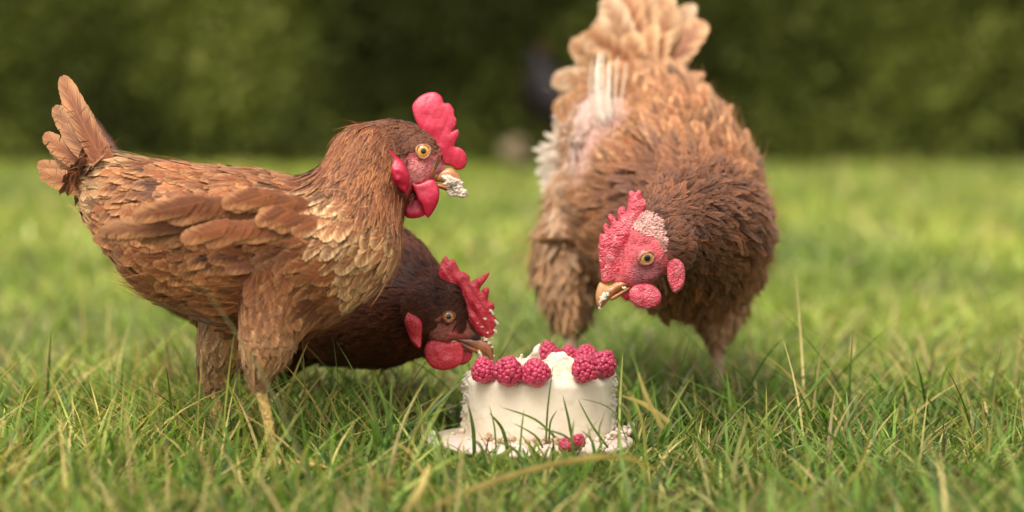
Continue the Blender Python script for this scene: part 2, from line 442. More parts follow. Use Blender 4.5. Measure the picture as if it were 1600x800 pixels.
    if len(sh):
        sl = np.array([np.linalg.norm(s[1] - s[0]) for s in seg])[bi[sh]]; ph = (bt[sh] * sl / .0034) % 1.0
        vn = np.empty(n * 3, np.float32); me.vertices.foreach_get('normal', vn); vn = vn.reshape(-1, 3)[sh]
        co[sh] += vn * (.0007 * (1 - ph) ** .6 - .0003)[:, None]; me.vertices.foreach_set('co', co.astype(np.float32).ravel()); me.update()
        c4 = np.ones((n, 4), np.float32); c4[:, :3] = col; c4[sh, :3] *= (.62 + .5 * np.clip(1 - ph, 0, 1) ** .5)[:, None]; me.attributes['base'].data.foreach_set('color', c4.ravel())
    me.calc_loop_triangles(); nt_ = len(me.loop_triangles); tri = np.empty(nt_ * 3, np.int32); me.loop_triangles.foreach_get('vertices', tri); tri = tri.reshape(-1, 3)
    A, B_, C_ = co[tri[:, 0]], co[tri[:, 1]], co[tri[:, 2]]
    cr = np.cross(B_ - A, C_ - A); ar = np.linalg.norm(cr, axis=1); nor = cr / (ar[:, None] + 1e-15)
    localize(me, root_loc); body = link('body', me, M['skin'], root)
    # --- feathers over the body
    def sample(N, weight=None):
        w = ar if weight is None else ar * weight
        i = RNG.choice(len(ar), N, p=w / w.sum()); u = RNG.random((N, 2)); m = u.sum(1) > 1; u[m] = 1 - u[m]
        return A[i] + (B_ - A)[i] * u[:, :1] + (C_ - A)[i] * u[:, 1:], nor[i]
    cen = (A + B_ + C_) / 3; cbi, cbt = nearest(cen); creg = np.array([s[4] for s in seg])[cbi]
    def lerp(bi, bt, k):
        a = np.array([s[5][k] for s in seg], float)[bi]; b = np.array([s[6][k] for s in seg], float)[bi]
        return a * (1 - bt) + b * bt
    sp_all = np.clip(lerp(cbi, cbt, 7), 1.5, 99)
    wgt = 1 / sp_all ** 2; wgt[(creg == 2) | (cen[:, 2] < .03)] = 0
    N = int(min(90000, 13 * (ar * wgt).sum() * .5 * 1e6 * dens)) + 10
    p, nn = sample(N, wgt); bi, bt = nearest(p)
    ok = ~sph(mask, p); p, nn, bi, bt = p[ok], nn[ok], bi[ok], bt[ok]
    sp = lerp(bi, bt, 7) * .001 * .56 / math.sqrt(dens)
    grid = {}; keep = []
    cs = .006
    for i in range(len(p)):
        q = p[i]; r = sp[i]; c = (int(q[0] // cs), int(q[1] // cs), int(q[2] // cs)); k = int(r // cs) + 1; good = True
        for dx in range(-k, k + 1):
            for dy in range(-k, k + 1):
                for dz in range(-k, k + 1):
                    for j in grid.get((c[0] + dx, c[1] + dy, c[2] + dz), ()):
                        e = p[j] - q
                        if e[0] * e[0] + e[1] * e[1] + e[2] * e[2] < r * r: good = False; break
                    if not good: break
                if not good: break
            if not good: break
        if good: grid.setdefault(c, []).append(i); keep.append(i)
    keep = np.array(keep); p, nn, bi, bt = p[keep], nn[keep], bi[keep], bt[keep]
    m = len(p)
    ax = np.array([s[7] for s in seg])[bi]
    # smooth the flow across joints
    nxt = np.array([seg[min(i + 1, len(seg) - 1)][7] if seg[min(i + 1, len(seg) - 1)][4] == seg[i][4] else seg[i][7] for i in range(len(seg))])[bi]
    prv = np.array([seg[max(i - 1, 0)][7] if seg[max(i - 1, 0)][4] == seg[i][4] else seg[i][7] for i in range(len(seg))])[bi]
    w = bt[:, None]; ax = unit(np.where(w > .5, ax * (1.5 - w) + nxt * (w - .5), ax * (.5 + w) + prv * (.5 - w)))
    ax = ax + np.array([0, 0, -pal.get('grav', .12)]) + RNG.normal(0, .10 * sleek + ruff, (m, 3))
    flow = unit(ax - nn * (ax * nn).sum(1, keepdims=True))
    L = lerp(bi, bt, 5) * .001 * RNG.uniform(.75, 1.2, m); Wd = lerp(bi, bt, 6) * .00086 * (1 + .25 * (lerp(bi, bt, 6) > 5) * (sleek < .9)) * RNG.uniform(.75, 1.15, m)
    lift = rad(1) * (lerp(bi, bt, 8) + 11 * np.clip(1 - L / .014, 0, 1)) * RNG.uniform(.5, 1.6, m) * sleek; pi = lerp(bi, bt, 9)
    dirv = flow * np.cos(lift)[:, None] + nn * np.sin(lift)[:, None]
    PB = np.array([c[0] for c in pal['cols']]); PE = np.array([c[1] for c in pal['cols']])
    i0 = np.clip(np.floor(pi).astype(int), 0, len(PB) - 1); i1 = np.clip(i0 + 1, 0, len(PB) - 1); f = (pi - i0)[:, None]
    cb = PB[i0] * (1 - f) + PB[i1] * f; ce = PE[i0] * (1 - f) + PE[i1] * f
    patch = fbm(p * 38, 2)[:, None]; var = RNG.normal(1, pal.get('var', .22), (m, 1))
    cb = cb * np.clip(var * (1 + .35 * patch), .25, 2.2); ce = ce * np.clip(RNG.normal(1, .18, (m, 1)) * (1 + .3 * patch), .3, 2)
    if kindcol is not None: cb, ce, L, Wd, lift_ = kindcol(p, cb, ce, L, Wd, d0)
    curl = 1.5 * lift + RNG.normal(.10, .10 * sleek + ruff, m)
    # lay every feather on the body: follow hollows and bulges between root and tip
    bvh = BVHTree.FromPolygons([tuple(v) for v in co.tolist()], tri.tolist())
    def height(q):
        h = np.empty(len(q))
        for i, v in enumerate(q.tolist()):
            loc, no_, _, dist = bvh.find_nearest(v); h[i] = (Vector(v) - loc).dot(no_) if loc else 0
        return h
    for mk in mask:
        if len(mk) > 4:       # feathers round a bare patch stay short
            r_ = mk[3] * px2m(mk[2]); dist_ = np.linalg.norm(p - np.array(P(*mk[:3])[:]), axis=1); L = np.minimum(L, np.maximum(dist_ - .62 * r_, .007))
    want = L * np.sin(lift) * .8 + .0006
    for _ in range(2):
        dirv = unit(dirv + nn * np.clip((want - height(p + dirv * L[:, None])) / L, -.5, .9)[:, None])
    cv = np.clip(8 * (want * .6 + .0004 - height(p + dirv * (L * .5)[:, None])) / L, -.3, 1.4)
    dirv = unit(dirv + nn * (cv * .5)[:, None]); curl = cv + (RNG.random(m) - .3) * .16 * sleek + RNG.normal(0, ruff * 1.5 + 1e-4, m)
    org = p - nn * np.minimum(.0012, L * .03)[:, None]
    kind = np.where(Wd / L > .2, 1, 0); geo = []
    for kk, kn in ((0, 'hackle'), (1, 'contour')):
        s = kind == kk
        if s.any(): geo.append(plume_geo(org[s], dirv[s], nn[s], L[s], Wd[s], cb[s], ce[s], curl[s], kn, RNG.normal(0, .10 + ruff * .5, s.sum())))
    if wing is not None:
        geo += wing_geo(wing, pal)
    off = 0; VV, FF, UU, BB, EE = [], [], [], [], []
    for g in geo:
        VV.append(g[0]); FF.append(g[1] + off); UU.append(g[2]); BB.append(g[3]); EE.append(g[4]); off += len(g[0])
    me = npmesh('plumage', np.concatenate(VV) - np.array(root_loc), np.concatenate(FF), 4, True, np.concatenate(UU), dict(base=np.concatenate(BB), edge=np.concatenate(EE)))
    FM = M[pal.get('mat', 'feather')]; pl = link('plumage', me, FM, root); tag(pl, kind='stuff')
    # --- down: fine strands between the feathers
    nd = int(14000 * downmul)
    wgt2 = np.where(creg == 1, 2.6, 1.0); wgt2[(creg == 2) | (cen[:, 2] < .03)] = 0
    q, qn = sample(nd, wgt2 * np.where(sp_all < 4, 1.2, 1)); ok = ~sph(mask, q); q, qn = q[ok], qn[ok]; bi, bt = nearest(q)
    ax = np.array([s[7] for s in seg])[bi] + RNG.normal(0, .35, (len(q), 3)) + np.array([0, 0, -.2]); fl = unit(ax - qn * (ax * qn).sum(1, keepdims=True))
    L = np.minimum(lerp(bi, bt, 5) * .001 * 1.0, .045) * RNG.uniform(.4, 1.1, len(q)); el = RNG.uniform(.15, .6, len(q)) * sleek * np.where(lerp(bi, bt, 5) < 14, .5, 1)
    dv = unit(fl * np.cos(el)[:, None] + qn * np.sin(el)[:, None])
    pi = lerp(bi, bt, 9); i0 = np.clip(np.round(pi).astype(int), 0, len(PB) - 1); mixe = RNG.random((len(q), 1)) ** 1.5
    c = (PB[i0] * (1 - mixe) + PE[i0] * mixe) * RNG.normal(1.1, .25, (len(q), 1)).clip(.4, 2)
    V, F, C = strands(q, dv, L, np.full(len(q), (.00018 if sleek < .9 else .00026) if near else .0012), c, -qn * .35 + RNG.normal(0, .15, (len(q), 3)))
    me = npmesh('down', V - np.array(root_loc), F, 4, True, None, dict(base=C)); dn = link('down', me, M['down'], root); tag(dn, kind='stuff')
    # --- long tail feathers, each its own part
    if tail:
        meshes = []
        for k, (bx, by, bd, tx, ty, td, wpx, curl_, ci, sidec) in enumerate(tail):
            a = P(bx, by, bd); b = P(tx, ty, td); L = (b - a).length; dirn = (b - a).normalized(); nrm = Vector(pal.get('tailn', (0, -1, .35)))
            nrm = (nrm - dirn * nrm.dot(dirn)).normalized()
            g = plume_geo(np.zeros((1, 3)), np.array([dirn[:]]), np.array([nrm[:]]), np.array([L]), np.array([wpx * px2m(bd)]), PB[[ci]] * RNG.uniform(.8, 1.2), PE[[ci]] * RNG.uniform(.85, 1.15), np.array([curl_]), 'vane', np.array([sidec]))
            me = npmesh('tail_feather', g[0], g[1], 4, True, g[2], dict(base=g[3], edge=g[4])); t = link('tail_feather', me, FM, root); t.location = a - root_loc
    # --- head parts
    parts = {}
    for part in hd.get('inflated', ()):
        kw = dict(part); nm = kw.pop('name'); ol = kw.pop('outline'); mt = kw.pop('mat'); lb = kw.pop('label', None)
        o = inflate(nm, ol, d0, kw.pop('out'), kw.pop('T'), kw.pop('R'), M[mt], root, **kw)
        if lb: o['label'] = lb
        parts[nm] = o
    for (x, y, o_, r, yaw, pitch, sq) in hd['eyes']:
        make_eye(root, root_loc, x, y, d0 - o_ * k0, r * k0, yaw, pitch, sq, hd.get('iris', (.55, .22, .03)), hd.get('lid', (.55, .2, .12)), hd.get('roll', 0))
    return root, root_loc
def make_eye(root, root_loc, x, y, d, r, yaw, pitch, sq, iris, lidc, roll=0):
    c = P(x, y, d); ax = Matrix.Rotation(yaw, 3, cU) @ Matrix.Rotation(pitch, 3, cR) @ (-cF)
    rot = ax.to_track_quat('Z', 'Y').to_matrix() @ Matrix.Rotation(roll, 3, 'Z')
    nu, nv = 40, 36; V = []; C = []; F = []
    for i in range(nv + 1):
        th = math.pi * i / nv * .62
        for j in range(nu):
            ph = 2 * math.pi * j / nu; v = Vector((math.sin(th) * math.cos(ph), math.sin(th) * math.sin(ph), math.cos(th) * .72))
            V.append((rot @ (v * r))[:])
            dg = math.degrees(th); nz = .8 + .4 * random.random() * (.5 + .5 * math.sin(ph * 9))
            if dg < 21: cc = (.004, .004, .004)
            elif dg < 46: k = (dg - 21) / 25; cc = tuple(a * nz * (.75 + .5 * math.sin(k * 3)) for a in iris)
            elif dg < 56: cc = tuple(a * .22 for a in iris)
            else: cc = tuple(a * .8 for a in lidc)
            C.append(cc)
    for i in range(nv):
        for j in range(nu): F.append((i * nu + j, i * nu + (j + 1) % nu, (i + 1) * nu + (j + 1) % nu, (i + 1) * nu + j))
    me = npmesh('eye', V, F, 4, True, None, dict(base=C)); e = link('eye', me, M['eye'], root); e.location = c - root_loc
    # eyelid ring, squashed to an almond
    V = []; F = []; n1, n2 = 40, 10; C = []
    for i in range(n1):
        a = 2 * math.pi * i / n1
        for j in range(n2):
            b_ = 2 * math.pi * j / n2; R = r * (.86 + .05 * math.sin(a * 3)); q = r * (.12 + (1 - sq) * .32 * abs(math.sin(a)))
            v = Vector(((R + q * math.cos(b_)) * math.cos(a), (R * sq + q * math.cos(b_)) * math.sin(a), r * .42 + q * 1.1 * math.sin(b_)))
            V.append((rot @ v)[:]); k = .8 + .5 * random.random() ; C.append(tuple(k * t for t in lidc))
    for i in range(n1):
        for j in range(n2): F.append((i * n2 + j, ((i + 1) % n1) * n2 + j, ((i + 1) % n1) * n2 + (j + 1) % n2, i * n2 + (j + 1) % n2))
    me = npmesh('eyelid', V, F, 4, True, None, dict(base=C)); l = link('eyelid', me, M['skin'], e)
def wing_geo(wing, pal):
    """rows of coverts and flight feathers laid over each other along a folded wing; wing: list of rows
    row: (x0,y0,d0, x1,y1,d1, n, len px, halfwidth px, dir (dx,dy) px, palette, lift)"""
    out = []
    for (x0, y0, d0, x1, y1, d1, n, L, w, dr, ci, lift) in wing:
        o, dd, nn = [], [], []
        for k in range(n):
            t = (k + .5) / n; d = d0 * (1 - t) + d1 * t - .0006 * k
            o.append(P(x0 + (x1 - x0) * t + random.uniform(-2, 2), y0 + (y1 - y0) * t + random.uniform(-2, 2), d)[:])
            v = cR * (dr[0] + random.uniform(-.04, .04)) - cU * (dr[1] + random.uniform(-.05, .05)) - cF * lift
            dd.append(v[:]); nn.append((-cF)[:])
        s = px2m(d0); cb = np.tile(np.array(pal['cols'][ci][0]), (n, 1)) * RNG.normal(1, .15, (n, 1)); ce = np.tile(np.array(pal['cols'][ci][1]), (n, 1)) * RNG.normal(1, .12, (n, 1))
        out.append(plume_geo(np.array(o), np.array(dd), np.array(nn), np.full(n, L * s) * RNG.uniform(.9, 1.1, n), np.full(n, w * s), cb, ce, RNG.normal(.25, .08, n), 'vane', RNG.normal(0, .03, n)))
    return out
def lumps(name, spots, mat, parent=None, origin=(0, 0, 0), sub=2, rough=.35):
    """irregular crumbs joined in one piece; spots: (point, radius)"""
    v0, f0 = ico(sub); V = []; F = []
    for k, (c, r) in enumerate(spots):
        sc = RNG.uniform(.6, 1.3, 3); nz = 1 + rough * fbm(v0 * 1.7 + RNG.random(3) * 20, 2)
        Q, _ = np.linalg.qr(RNG.normal(0, 1, (3, 3)))
        V.append((v0 * sc * nz[:, None] * r) @ Q + np.array(c[:]) - np.array(origin)); F.append(f0 + k * len(v0))
    me = npmesh(name, np.concatenate(V), np.concatenate(F), 3); return link(name, me, mat, parent)
def cream_mass(name, parts, parent=None, origin=(0, 0, 0), amp=.35, sub=5, mat='cream'):
    v0, f0 = ico(sub); V = []; F = []
    for k, (c, rx, ry, rz, ang) in enumerate(parts):
        o_ = RNG.random(3) * 30; nz = 1 + amp * (vnoise(v0 * 1.6 + o_) + .6 * vnoise(v0 * 4 + o_) + .4 * vnoise(v0 * 9 + o_) + .22 * vnoise(v0 * 18 + o_))
        q = v0 * nz[:, None]; e1 = np.array((cR * math.cos(ang) - cU * math.sin(ang))[:]); e2 = np.array((cR * math.sin(ang) + cU * math.cos(ang))[:]); e3 = np.array(cF[:])
        V.append(q[:, :1] * rx * e1 + q[:, 1:2] * ry * e2 + q[:, 2:] * rz * e3 + np.array(c[:]) - np.array(origin[:])); F.append(f0 + k * len(v0))
    return link(name, npmesh(name, np.concatenate(V), np.concatenate(F), 3), M[mat], parent)
# ================================================================== SETTING
def ground_h(x, y): return 0.0
gme = bpy.data.meshes.new('lawn_soil'); n = 60
xs = np.linspace(-40, 40, n); ys = np.linspace(-6, 70, n); gx, gy = np.meshgrid(xs, ys)
gz = np.zeros_like(gx) - .002
idx = np.arange(n * n).reshape(n, n)
F = np.stack([idx[:-1, :-1], idx[:-1, 1:], idx[1:, 1:], idx[1:, :-1]], -1).reshape(-1, 4)
ground = link('ground', npmesh('ground', np.stack([gx, gy, gz], -1).reshape(-1, 3), F, 4), M['soil']); tag(ground, kind='structure')

BOARD_C = Vector((P(828, 688, 1.738).x, P(828, 688, 1.738).y, 0.012)); BOARD_R = .0815
CAKE_C = Vector((0, 0, .0146)); CAKE_R = .0632; CAKE_H = .0494
def grass_field(name, N, yr, xr_fn, Lr, wr, seed, K, cols, lean=.5, flat=0.0):
    r = np.random.default_rng(seed)
    y = r.uniform(*yr, N); hw = xr_fn(y); x = r.uniform(-1, 1, N) * hw + CAM.x
    n_ = fbm(np.c_[x * 5, y * 5, np.zeros(N)], 2); keep = r.random(N) < .72 + .45 * n_
    rr = np.hypot(x - BOARD_C.x, y - BOARD_C.y); keep &= rr > BOARD_R + .002; keep &= np.hypot(x, y) > CAKE_R + .004; keep &= np.hypot(x - .040, (y + .185) / 1.6) > .020
    x, y = x[keep], y[keep]; n = len(x); rr = rr[keep]
    L = r.gamma(6, 1 / 6, n) * (Lr[0] + (Lr[1] - Lr[0]) * r.random(n))
    front = (np.abs(x - .01) < .11) & (y < BOARD_C.y) ; L[front] *= .60
    right = (x > .085) & (y < .05) & (y > -.35); L[right] *= .80
    az = r.uniform(0, 2 * np.pi, n); h = np.stack([np.cos(az), np.sin(az), np.zeros(n)], 1)
    le = np.abs(r.normal(0, lean, n)); d = unit(h * np.sin(le)[:, None] * (1 + flat) + np.array([0, 0, 1.]) * np.cos(le)[:, None])
    bend = h * r.uniform(.05, .7, n)[:, None] + np.array([0, 0, -1.]) * r.uniform(.0, .38, n)[:, None]
    # blades leaning over the board and cake are turned away
    to = np.stack([x - BOARD_C.x, y - BOARD_C.y], 1) / rr[:, None]; near = rr < BOARD_R + .05
    dot = (h[:, :2] * to).sum(1); fl = near & (dot < 0)
    for arr in (d, bend): arr[fl, :2] *= -.6
    w = wr[0] + (wr[1] - wr[0]) * r.random(n)
    t = np.linspace(0, 1, K + 1)
    side = np.stack([-np.sin(az + r.normal(0, .9, n)), np.cos(az + r.normal(0, .9, n)), np.zeros(n)], 1); side = unit(side)
    org = np.stack([x, y, np.full(n, -.003)], 1)
    cen = org[:, None] + d[:, None] * (t[None, :, None] * L[:, None, None]) + bend[:, None] * ((t ** 2)[None, :, None] * L[:, None, None])
    cen[..., 2] = np.maximum(cen[..., 2], .002)
    ww = w[:, None] * np.clip(1.15 * (1 - t[None] ** 2.2), .04, 1)
    V = np.stack([cen - side[:, None] * ww[..., None], cen + side[:, None] * ww[..., None]], 2).reshape(-1, 3)
    k = np.arange(K) * 2; q = np.stack([k, k + 1, k + 3, k + 2], 1); F = (q[None] + (np.arange(n) * 2 * (K + 1))[:, None, None]).reshape(-1, 4)
    big = fbm(np.c_[x * 2.2, y * 1.3, np.full(n, 3.)], 2)
    ci = r.choice(len(cols), n, p=np.array([c[1] for c in cols]) / sum(c[1] for c in cols)); C = np.array([c[0] for c in cols])[ci] * r.normal(1, .30, (n, 1)).clip(.4, 1.9)
    C = C * (1 + (.28 if y[0] > .1 and K < 6 else .16) * big[:, None] * np.array([1.3, 1, .6]))
    tipmix = (t ** 2)[None, :, None] * .35; Cv = C[:, None] * (1 - tipmix) + (C[:, None] * np.array([1.5, 1.15, .8])) * tipmix
    Cv = np.repeat(Cv, 2, 1).reshape(-1, 3).clip(0, 1)
    return link(name, npmesh(name, V, F, 4, True, None, dict(base=Cv)), M['grass'])
GC_near = [((.14, .24, .035), .32), ((.22, .33, .055), .28), ((.38, .41, .09), .14), ((.06, .12, .018), .12), ((.56, .45, .16), .12), ((.38, .27, .10), .06)]
GC_mid = [((.26, .34, .055), .34), ((.34, .41, .08), .34), ((.44, .46, .12), .14), ((.15, .24, .035), .08), ((.60, .50, .22), .10)]
hw = lambda y: (y + 1.753) * .262 + .06
g1 = grass_field('grass', 32000, (-.62, .22), hw, (.028, .060), (.0008, .0019), 3, 6, GC_near, .88); tag(g1, 'tangled green and straw grass around the cake', 'grass', kind='stuff')
GC_dark = [((.06, .11, .018), .5), ((.10, .15, .025), .25), ((.22, .17, .07), .15), ((.34, .27, .10), .10)]  # undergrowth tones darkened: shade in the gaps between blades is put into the colour
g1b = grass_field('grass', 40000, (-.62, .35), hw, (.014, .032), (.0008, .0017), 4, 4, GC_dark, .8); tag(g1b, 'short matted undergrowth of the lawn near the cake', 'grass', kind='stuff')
g2 = grass_field('grass', 34000, (.18, 1.6), hw, (.018, .040), (.0011, .0022), 5, 4, GC_mid, .9); tag(g2, 'blurred yellow green lawn behind the cake', 'grass', kind='stuff')
g3 = grass_field('grass', 52000, (1.5, 6.1), hw, (.022, .042), (.0030, .0055), 6, 3, GC_mid, 1.0); tag(g3, 'far lawn reaching to the hedge', 'grass', kind='stuff')

g4 = grass_field('grass', 4200, (-.62, .5), hw, (.035, .075), (.0008, .0019), 9, 6, [((.58, .44, .16), .5), ((.44, .32, .13), .3), ((.50, .46, .16), .2)], 1.35); tag(g4, 'dead straw lying between the green blades', 'grass', kind='stuff')
# long single blades before and beside the cake
def blade(pts, w, cols, roots=True):
    """pts: list of (px,py,d) -> ribbon with a folded middle"""
    c = np.array([P(*p)[:] for p in pts]); c = catmull(c, 6, False); n = len(c)
    tan = unit(np.gradient(c, axis=0)); side = unit(np.cross(tan, np.array([.25, 1, .15]))); up = np.cross(side, tan)
    t = np.linspace(0, 1, n); ww = w * np.clip(1.1 * (1 - t ** 3), .03, 1)
    a = c - side * ww[:, None] + up * ww[:, None] * .35; b_ = c + side * ww[:, None] + up * ww[:, None] * .35
    V = np.stack([a, c, b_], 1).reshape(-1, 3); F = []
    for k in range(n - 1):
        i = 3 * k; F += [(i, i + 1, i + 4, i + 3), (i + 1, i + 2, i + 5, i + 4)]
    C = np.array(cols[0])[None] * (1 - t[:, None]) + np.array(cols[1])[None] * t[:, None]
    C = np.repeat(C * RNG.uniform(.85, 1.15, (n, 1)), 3, 0)
    return V, np.array(F), C
GR = ((.05, .11, .018), (.16, .22, .04)); GB = ((.10, .18, .03), (.22, .28, .06)); YL = ((.45, .33, .10), (.62, .44, .14)); YG = ((.22, .25, .05), (.45, .40, .10))
hero = [
 ([(741, 712, 1.655), (739, 670, 1.652), (731, 630, 1.648)], .0016, GR), ([(795, 716, 1.66), (785, 672, 1.655), (764, 645, 1.65)], .0015, GR),
 ([(853, 690, 1.668), (856, 635, 1.664), (865, 566, 1.658)], .0008, GR), ([(895, 695, 1.66), (888, 655, 1.655), (879, 617, 1.65)], .0011, GR),
 ([(858, 690, 1.664), (860, 660, 1.66), (871, 640, 1.658)], .0008, GR), ([(868, 684, 1.65), (835, 655, 1.65), (782, 636, 1.648)], .0010, GB),
 ([(775, 700, 1.64), (772, 665, 1.64), (764, 632, 1.64)], .0008, GB), ([(812, 712, 1.63), (815, 670, 1.63), (819, 638, 1.63)], .0008, GB),
 ([(950, 700, 1.66), (925, 665, 1.655), (902, 622, 1.65)], .0010, GB), ([(966, 700, 1.67), (969, 620, 1.69), (973, 552, 1.70)], .0010, YG),
 ([(940, 700, 1.62), (936, 672, 1.62), (947, 640, 1.62)], .0007, GB), ([(980, 690, 1.65), (955, 640, 1.65), (905, 622, 1.65)], .0006, GB),
 ([(848, 700, 1.63), (835, 680, 1.63), (800, 660, 1.63)], .0009, GR), ([(905, 702, 1.62), (880, 680, 1.62), (838, 668, 1.62)], .0009, GR),
 ([(600, 705, 1.60), (606, 650, 1.60), (583, 585, 1.60)], .0017, GR), ([(612, 690, 1.64), (610, 640, 1.64), (613, 588, 1.64)], .0012, GR),
 ([(640, 690, 1.62), (655, 665, 1.62), (698, 603, 1.62)], .0013, GB), ([(630, 668, 1.60), (655, 655, 1.60), (716, 632, 1.60)], .0011, GB),
 ([(600, 700, 1.56), (585, 655, 1.56), (577, 600, 1.56)], .0015, GR), ([(640, 700, 1.66), (656, 655, 1.66), (650, 610, 1.66)], .0011, GR),
 ([(690, 700, 1.63), (684, 680, 1.63), (668, 650, 1.63)], .0014, GB), ([(636, 795, 1.46), (618, 740, 1.46), (578, 690, 1.47)], .0016, GB),
 ([(1000, 700, 1.62), (985, 660, 1.62), (962, 625, 1.62)], .0014, GB), ([(1010, 720, 1.58), (1003, 660, 1.58), (985, 610, 1.58)], .0012, YG),
 ([(1020, 700, 1.6), (1018, 650, 1.6), (1024, 600, 1.6)], .0013, GR), ([(985, 800, 1.45), (975, 740, 1.46), (962, 700, 1.47)], .0015, GB),
 ([(760, 730, 1.58), (752, 700, 1.58), (735, 682, 1.58)], .0013, GR), ([(820, 722, 1.6), (800, 700, 1.6), (775, 690, 1.6)], .0012, GB),
 ([(900, 722, 1.6), (893, 690, 1.6), (897, 655, 1.6)], .0012, GR), ([(930, 715, 1.6), (925, 690, 1.6), (908, 672, 1.6)], .0011, GR),
]
for k in range(190):       # wispy short blades over the board's front edge
    x = random.uniform(700, 1000); d = random.uniform(1.60, 1.66); y0 = 129 + FPX * .302 / d; h = random.uniform(20, 66) * random.uniform(.6, 1) * (.75 if x < 820 else 1.0); s = random.gauss(0, 22)
    hero.append(([(x, y0, d), (x + s * .4, y0 - h * .6, d), (x + s, y0 - h, d)], random.uniform(.0006, .0016), random.choice((GR, GB, GB, YG, GB))))
Vs, Fs, Cs, off = [], [], [], 0
for pts, w, c in hero:
    V, F, C = blade(pts, w, c); Vs.append(V); Fs.append(F + off); Cs.append(C); off += len(V)
hb = link('grass', npmesh('grass', np.concatenate(Vs), np.concatenate(Fs), 4, True, None, dict(base=np.concatenate(Cs))), M['grass'])
tag(hb, 'tall thin green blades standing in front of the cake', 'grass', kind='stuff')
for pts, w, lab in [
 ([(660, 800, 1.44), (760, 757, 1.46), (870, 725, 1.48), (955, 714, 1.50), (1000, 722, 1.52), (1040, 745, 1.54)], .0024, 'long straw yellow grass blade arching low across the foreground right of centre'),
 ([(585, 769, 1.48), (640, 758, 1.49), (690, 765, 1.5)], .0013, 'short straw blade lying flat at the lower left'),
 ([(632, 800, 1.42), (655, 765, 1.44), (672, 722, 1.46)], .0026, 'broad yellow green blade leaning up left of the cake board'),
 ([(1045, 660, 1.60), (1005, 632, 1.62), (966, 617, 1.66)], .0021, 'pale straw blade touching the right side of the cake'),
 ([(1035, 670, 1.58), (1012, 625, 1.58), (996, 580, 1.58)], .0017, 'golden upright blade right of the cake'),
 ([(660, 740, 1.50), (640, 708, 1.52), (612, 688, 1.54)], .0014, 'thin golden blade left of the cake board'),
 ([(575, 765, 1.5), (610, 752, 1.5), (655, 757, 1.5)], .0014, 'orange dry blade at the lower left corner')]:
    V, F, C = blade(pts, w, YL); o = V[0].copy(); b_ = link('dry_grass_blade', npmesh('dry_grass_blade', V - o, F, 4, True, None, dict(base=C)), M['grass']); b_.location = o
    tag(b_, lab, 'grass blade', 'single dry grass blades')

# ================================================================== CAKE
board = empty('cake_board', (BOARD_C.x, BOARD_C.y, 0)); tag(board, 'thin round cream cake board lying in the grass under the cake', 'cake board')
nb = 160; V = []; F = []
prof = [(0, .004), (.97, .004), (.995, .003), (1.0, .0015), (.995, 0), (0, -.0005)]
for (r, z) in prof:
    for j in range(nb):
        a = 2 * math.pi * j / nb; w = 1 + .006 * math.sin(3 * a) + .004 * math.sin(11 * a + 1)
        V.append((r * BOARD_R * w * math.cos(a) * 1.04, r * BOARD_R * w * math.sin(a), .012 - .0015 + z + .0015 * math.cos(a + 2) * r))
for i in range(len(prof) - 1):
    for j in range(nb): F.append((i * nb + j, i * nb + (j + 1) % nb, (i + 1) * nb + (j + 1) % nb, (i + 1) * nb + j))
link('disc', npmesh('disc', V, np.array(F)[:, ::-1], 4), M['board'], board)
# cream smears on the board
RNG = np.random.default_rng(5)
sm = []
for k in range(16):
    sm.append((P(676 + random.uniform(-4, 9), 683 + random.uniform(-8, 12), 1.745), random.uniform(.0012, .0034)))
lumps('cream_smear', sm, M['cream'], board, board.location)
# cake body
cake = empty('cake', CAKE_C); tag(cake, 'round cream frosted cake with pecked open top', 'cake')
nu, nz_ = 260, 44; V = []; F = []
def rad_at(a, z):
    base = CAKE_R * (1 + .008 * math.sin(2 * a + 1) + .004 * math.sin(5 * a))
    base += .00035 * fbm(np.array([math.cos(a) * 6, math.sin(a) * 6, z * 110]), 3)
    return base
ang = np.linspace(0, 2 * np.pi, nu, endpoint=False)
zz = np.linspace(0, 1, nz_)
rag = np.zeros((nz_, nu))
for i, t in enumerate(zz):
    aa = np.minimum(np.abs(np.angle(np.exp(1j * (ang - (np.pi + .02))))), np.abs(np.angle(np.exp(1j * (ang + .02)))))
    wgt = np.clip(1.25 - aa / .34, 0, 1) * (1 if t < .97 else .6)
    q = np.stack([np.cos(ang) * 22, np.sin(ang) * 22, np.full(nu, t * 16)], 1); q2 = q * 2.7
    rag[i] = wgt * (.0034 * vnoise(q) + .0030 * vnoise(q2) - .0016)
for i, t in enumerate(zz):
    for j, a in enumerate(ang):
        z = t * CAKE_H; r = rad_at(a, z) - .0030 * max(0, (t - .88) / .12) ** 2.4 + .0012 * (1 - t) ** 3 + rag[i, j]
        V.append((r * math.cos(a), r * math.sin(a), z + .0010 * math.sin(a * 3 + .5) * t))
NR = 34
zc = CAKE_H
for i in range(1, NR + 1):
    f = 1 - i / NR; ff = f
    for j, a in enumerate(ang):
        R = (rad_at(a, CAKE_H) - .0030) * ff * .995; x, y = R * math.cos(a), R * math.sin(a)
        zt = zc + .0010 * math.sin(a * 3 + .5)
        hole = np.clip((.70 - ff) / .2, 0, 1); n_ = float(fbm(np.array([x * 90, y * 90, 2.]), 4))
        # pecked hollow in the middle, a mound towards the right rear
        z = zt + .0012 * (1 - abs(ff - .93) / .07 if ff > .86 else 0) + hole * (-.0035 + .0028 * n_)
        z += .0155 * math.exp(-(((x - .016) / .019) ** 2 + ((y - .004) / .018) ** 2)) * (1 + .16 * n_)
        z += .0028 * math.exp(-(((x - .024) / .024) ** 2 + ((y + .036) / .02) ** 2))
        V.append((x, y, z))
tot = nz_ + NR
for i in range(tot - 1):
    for j in range(nu): F.append((i * nu + j, i * nu + (j + 1) % nu, (i + 1) * nu + (j + 1) % nu, (i + 1) * nu + j))
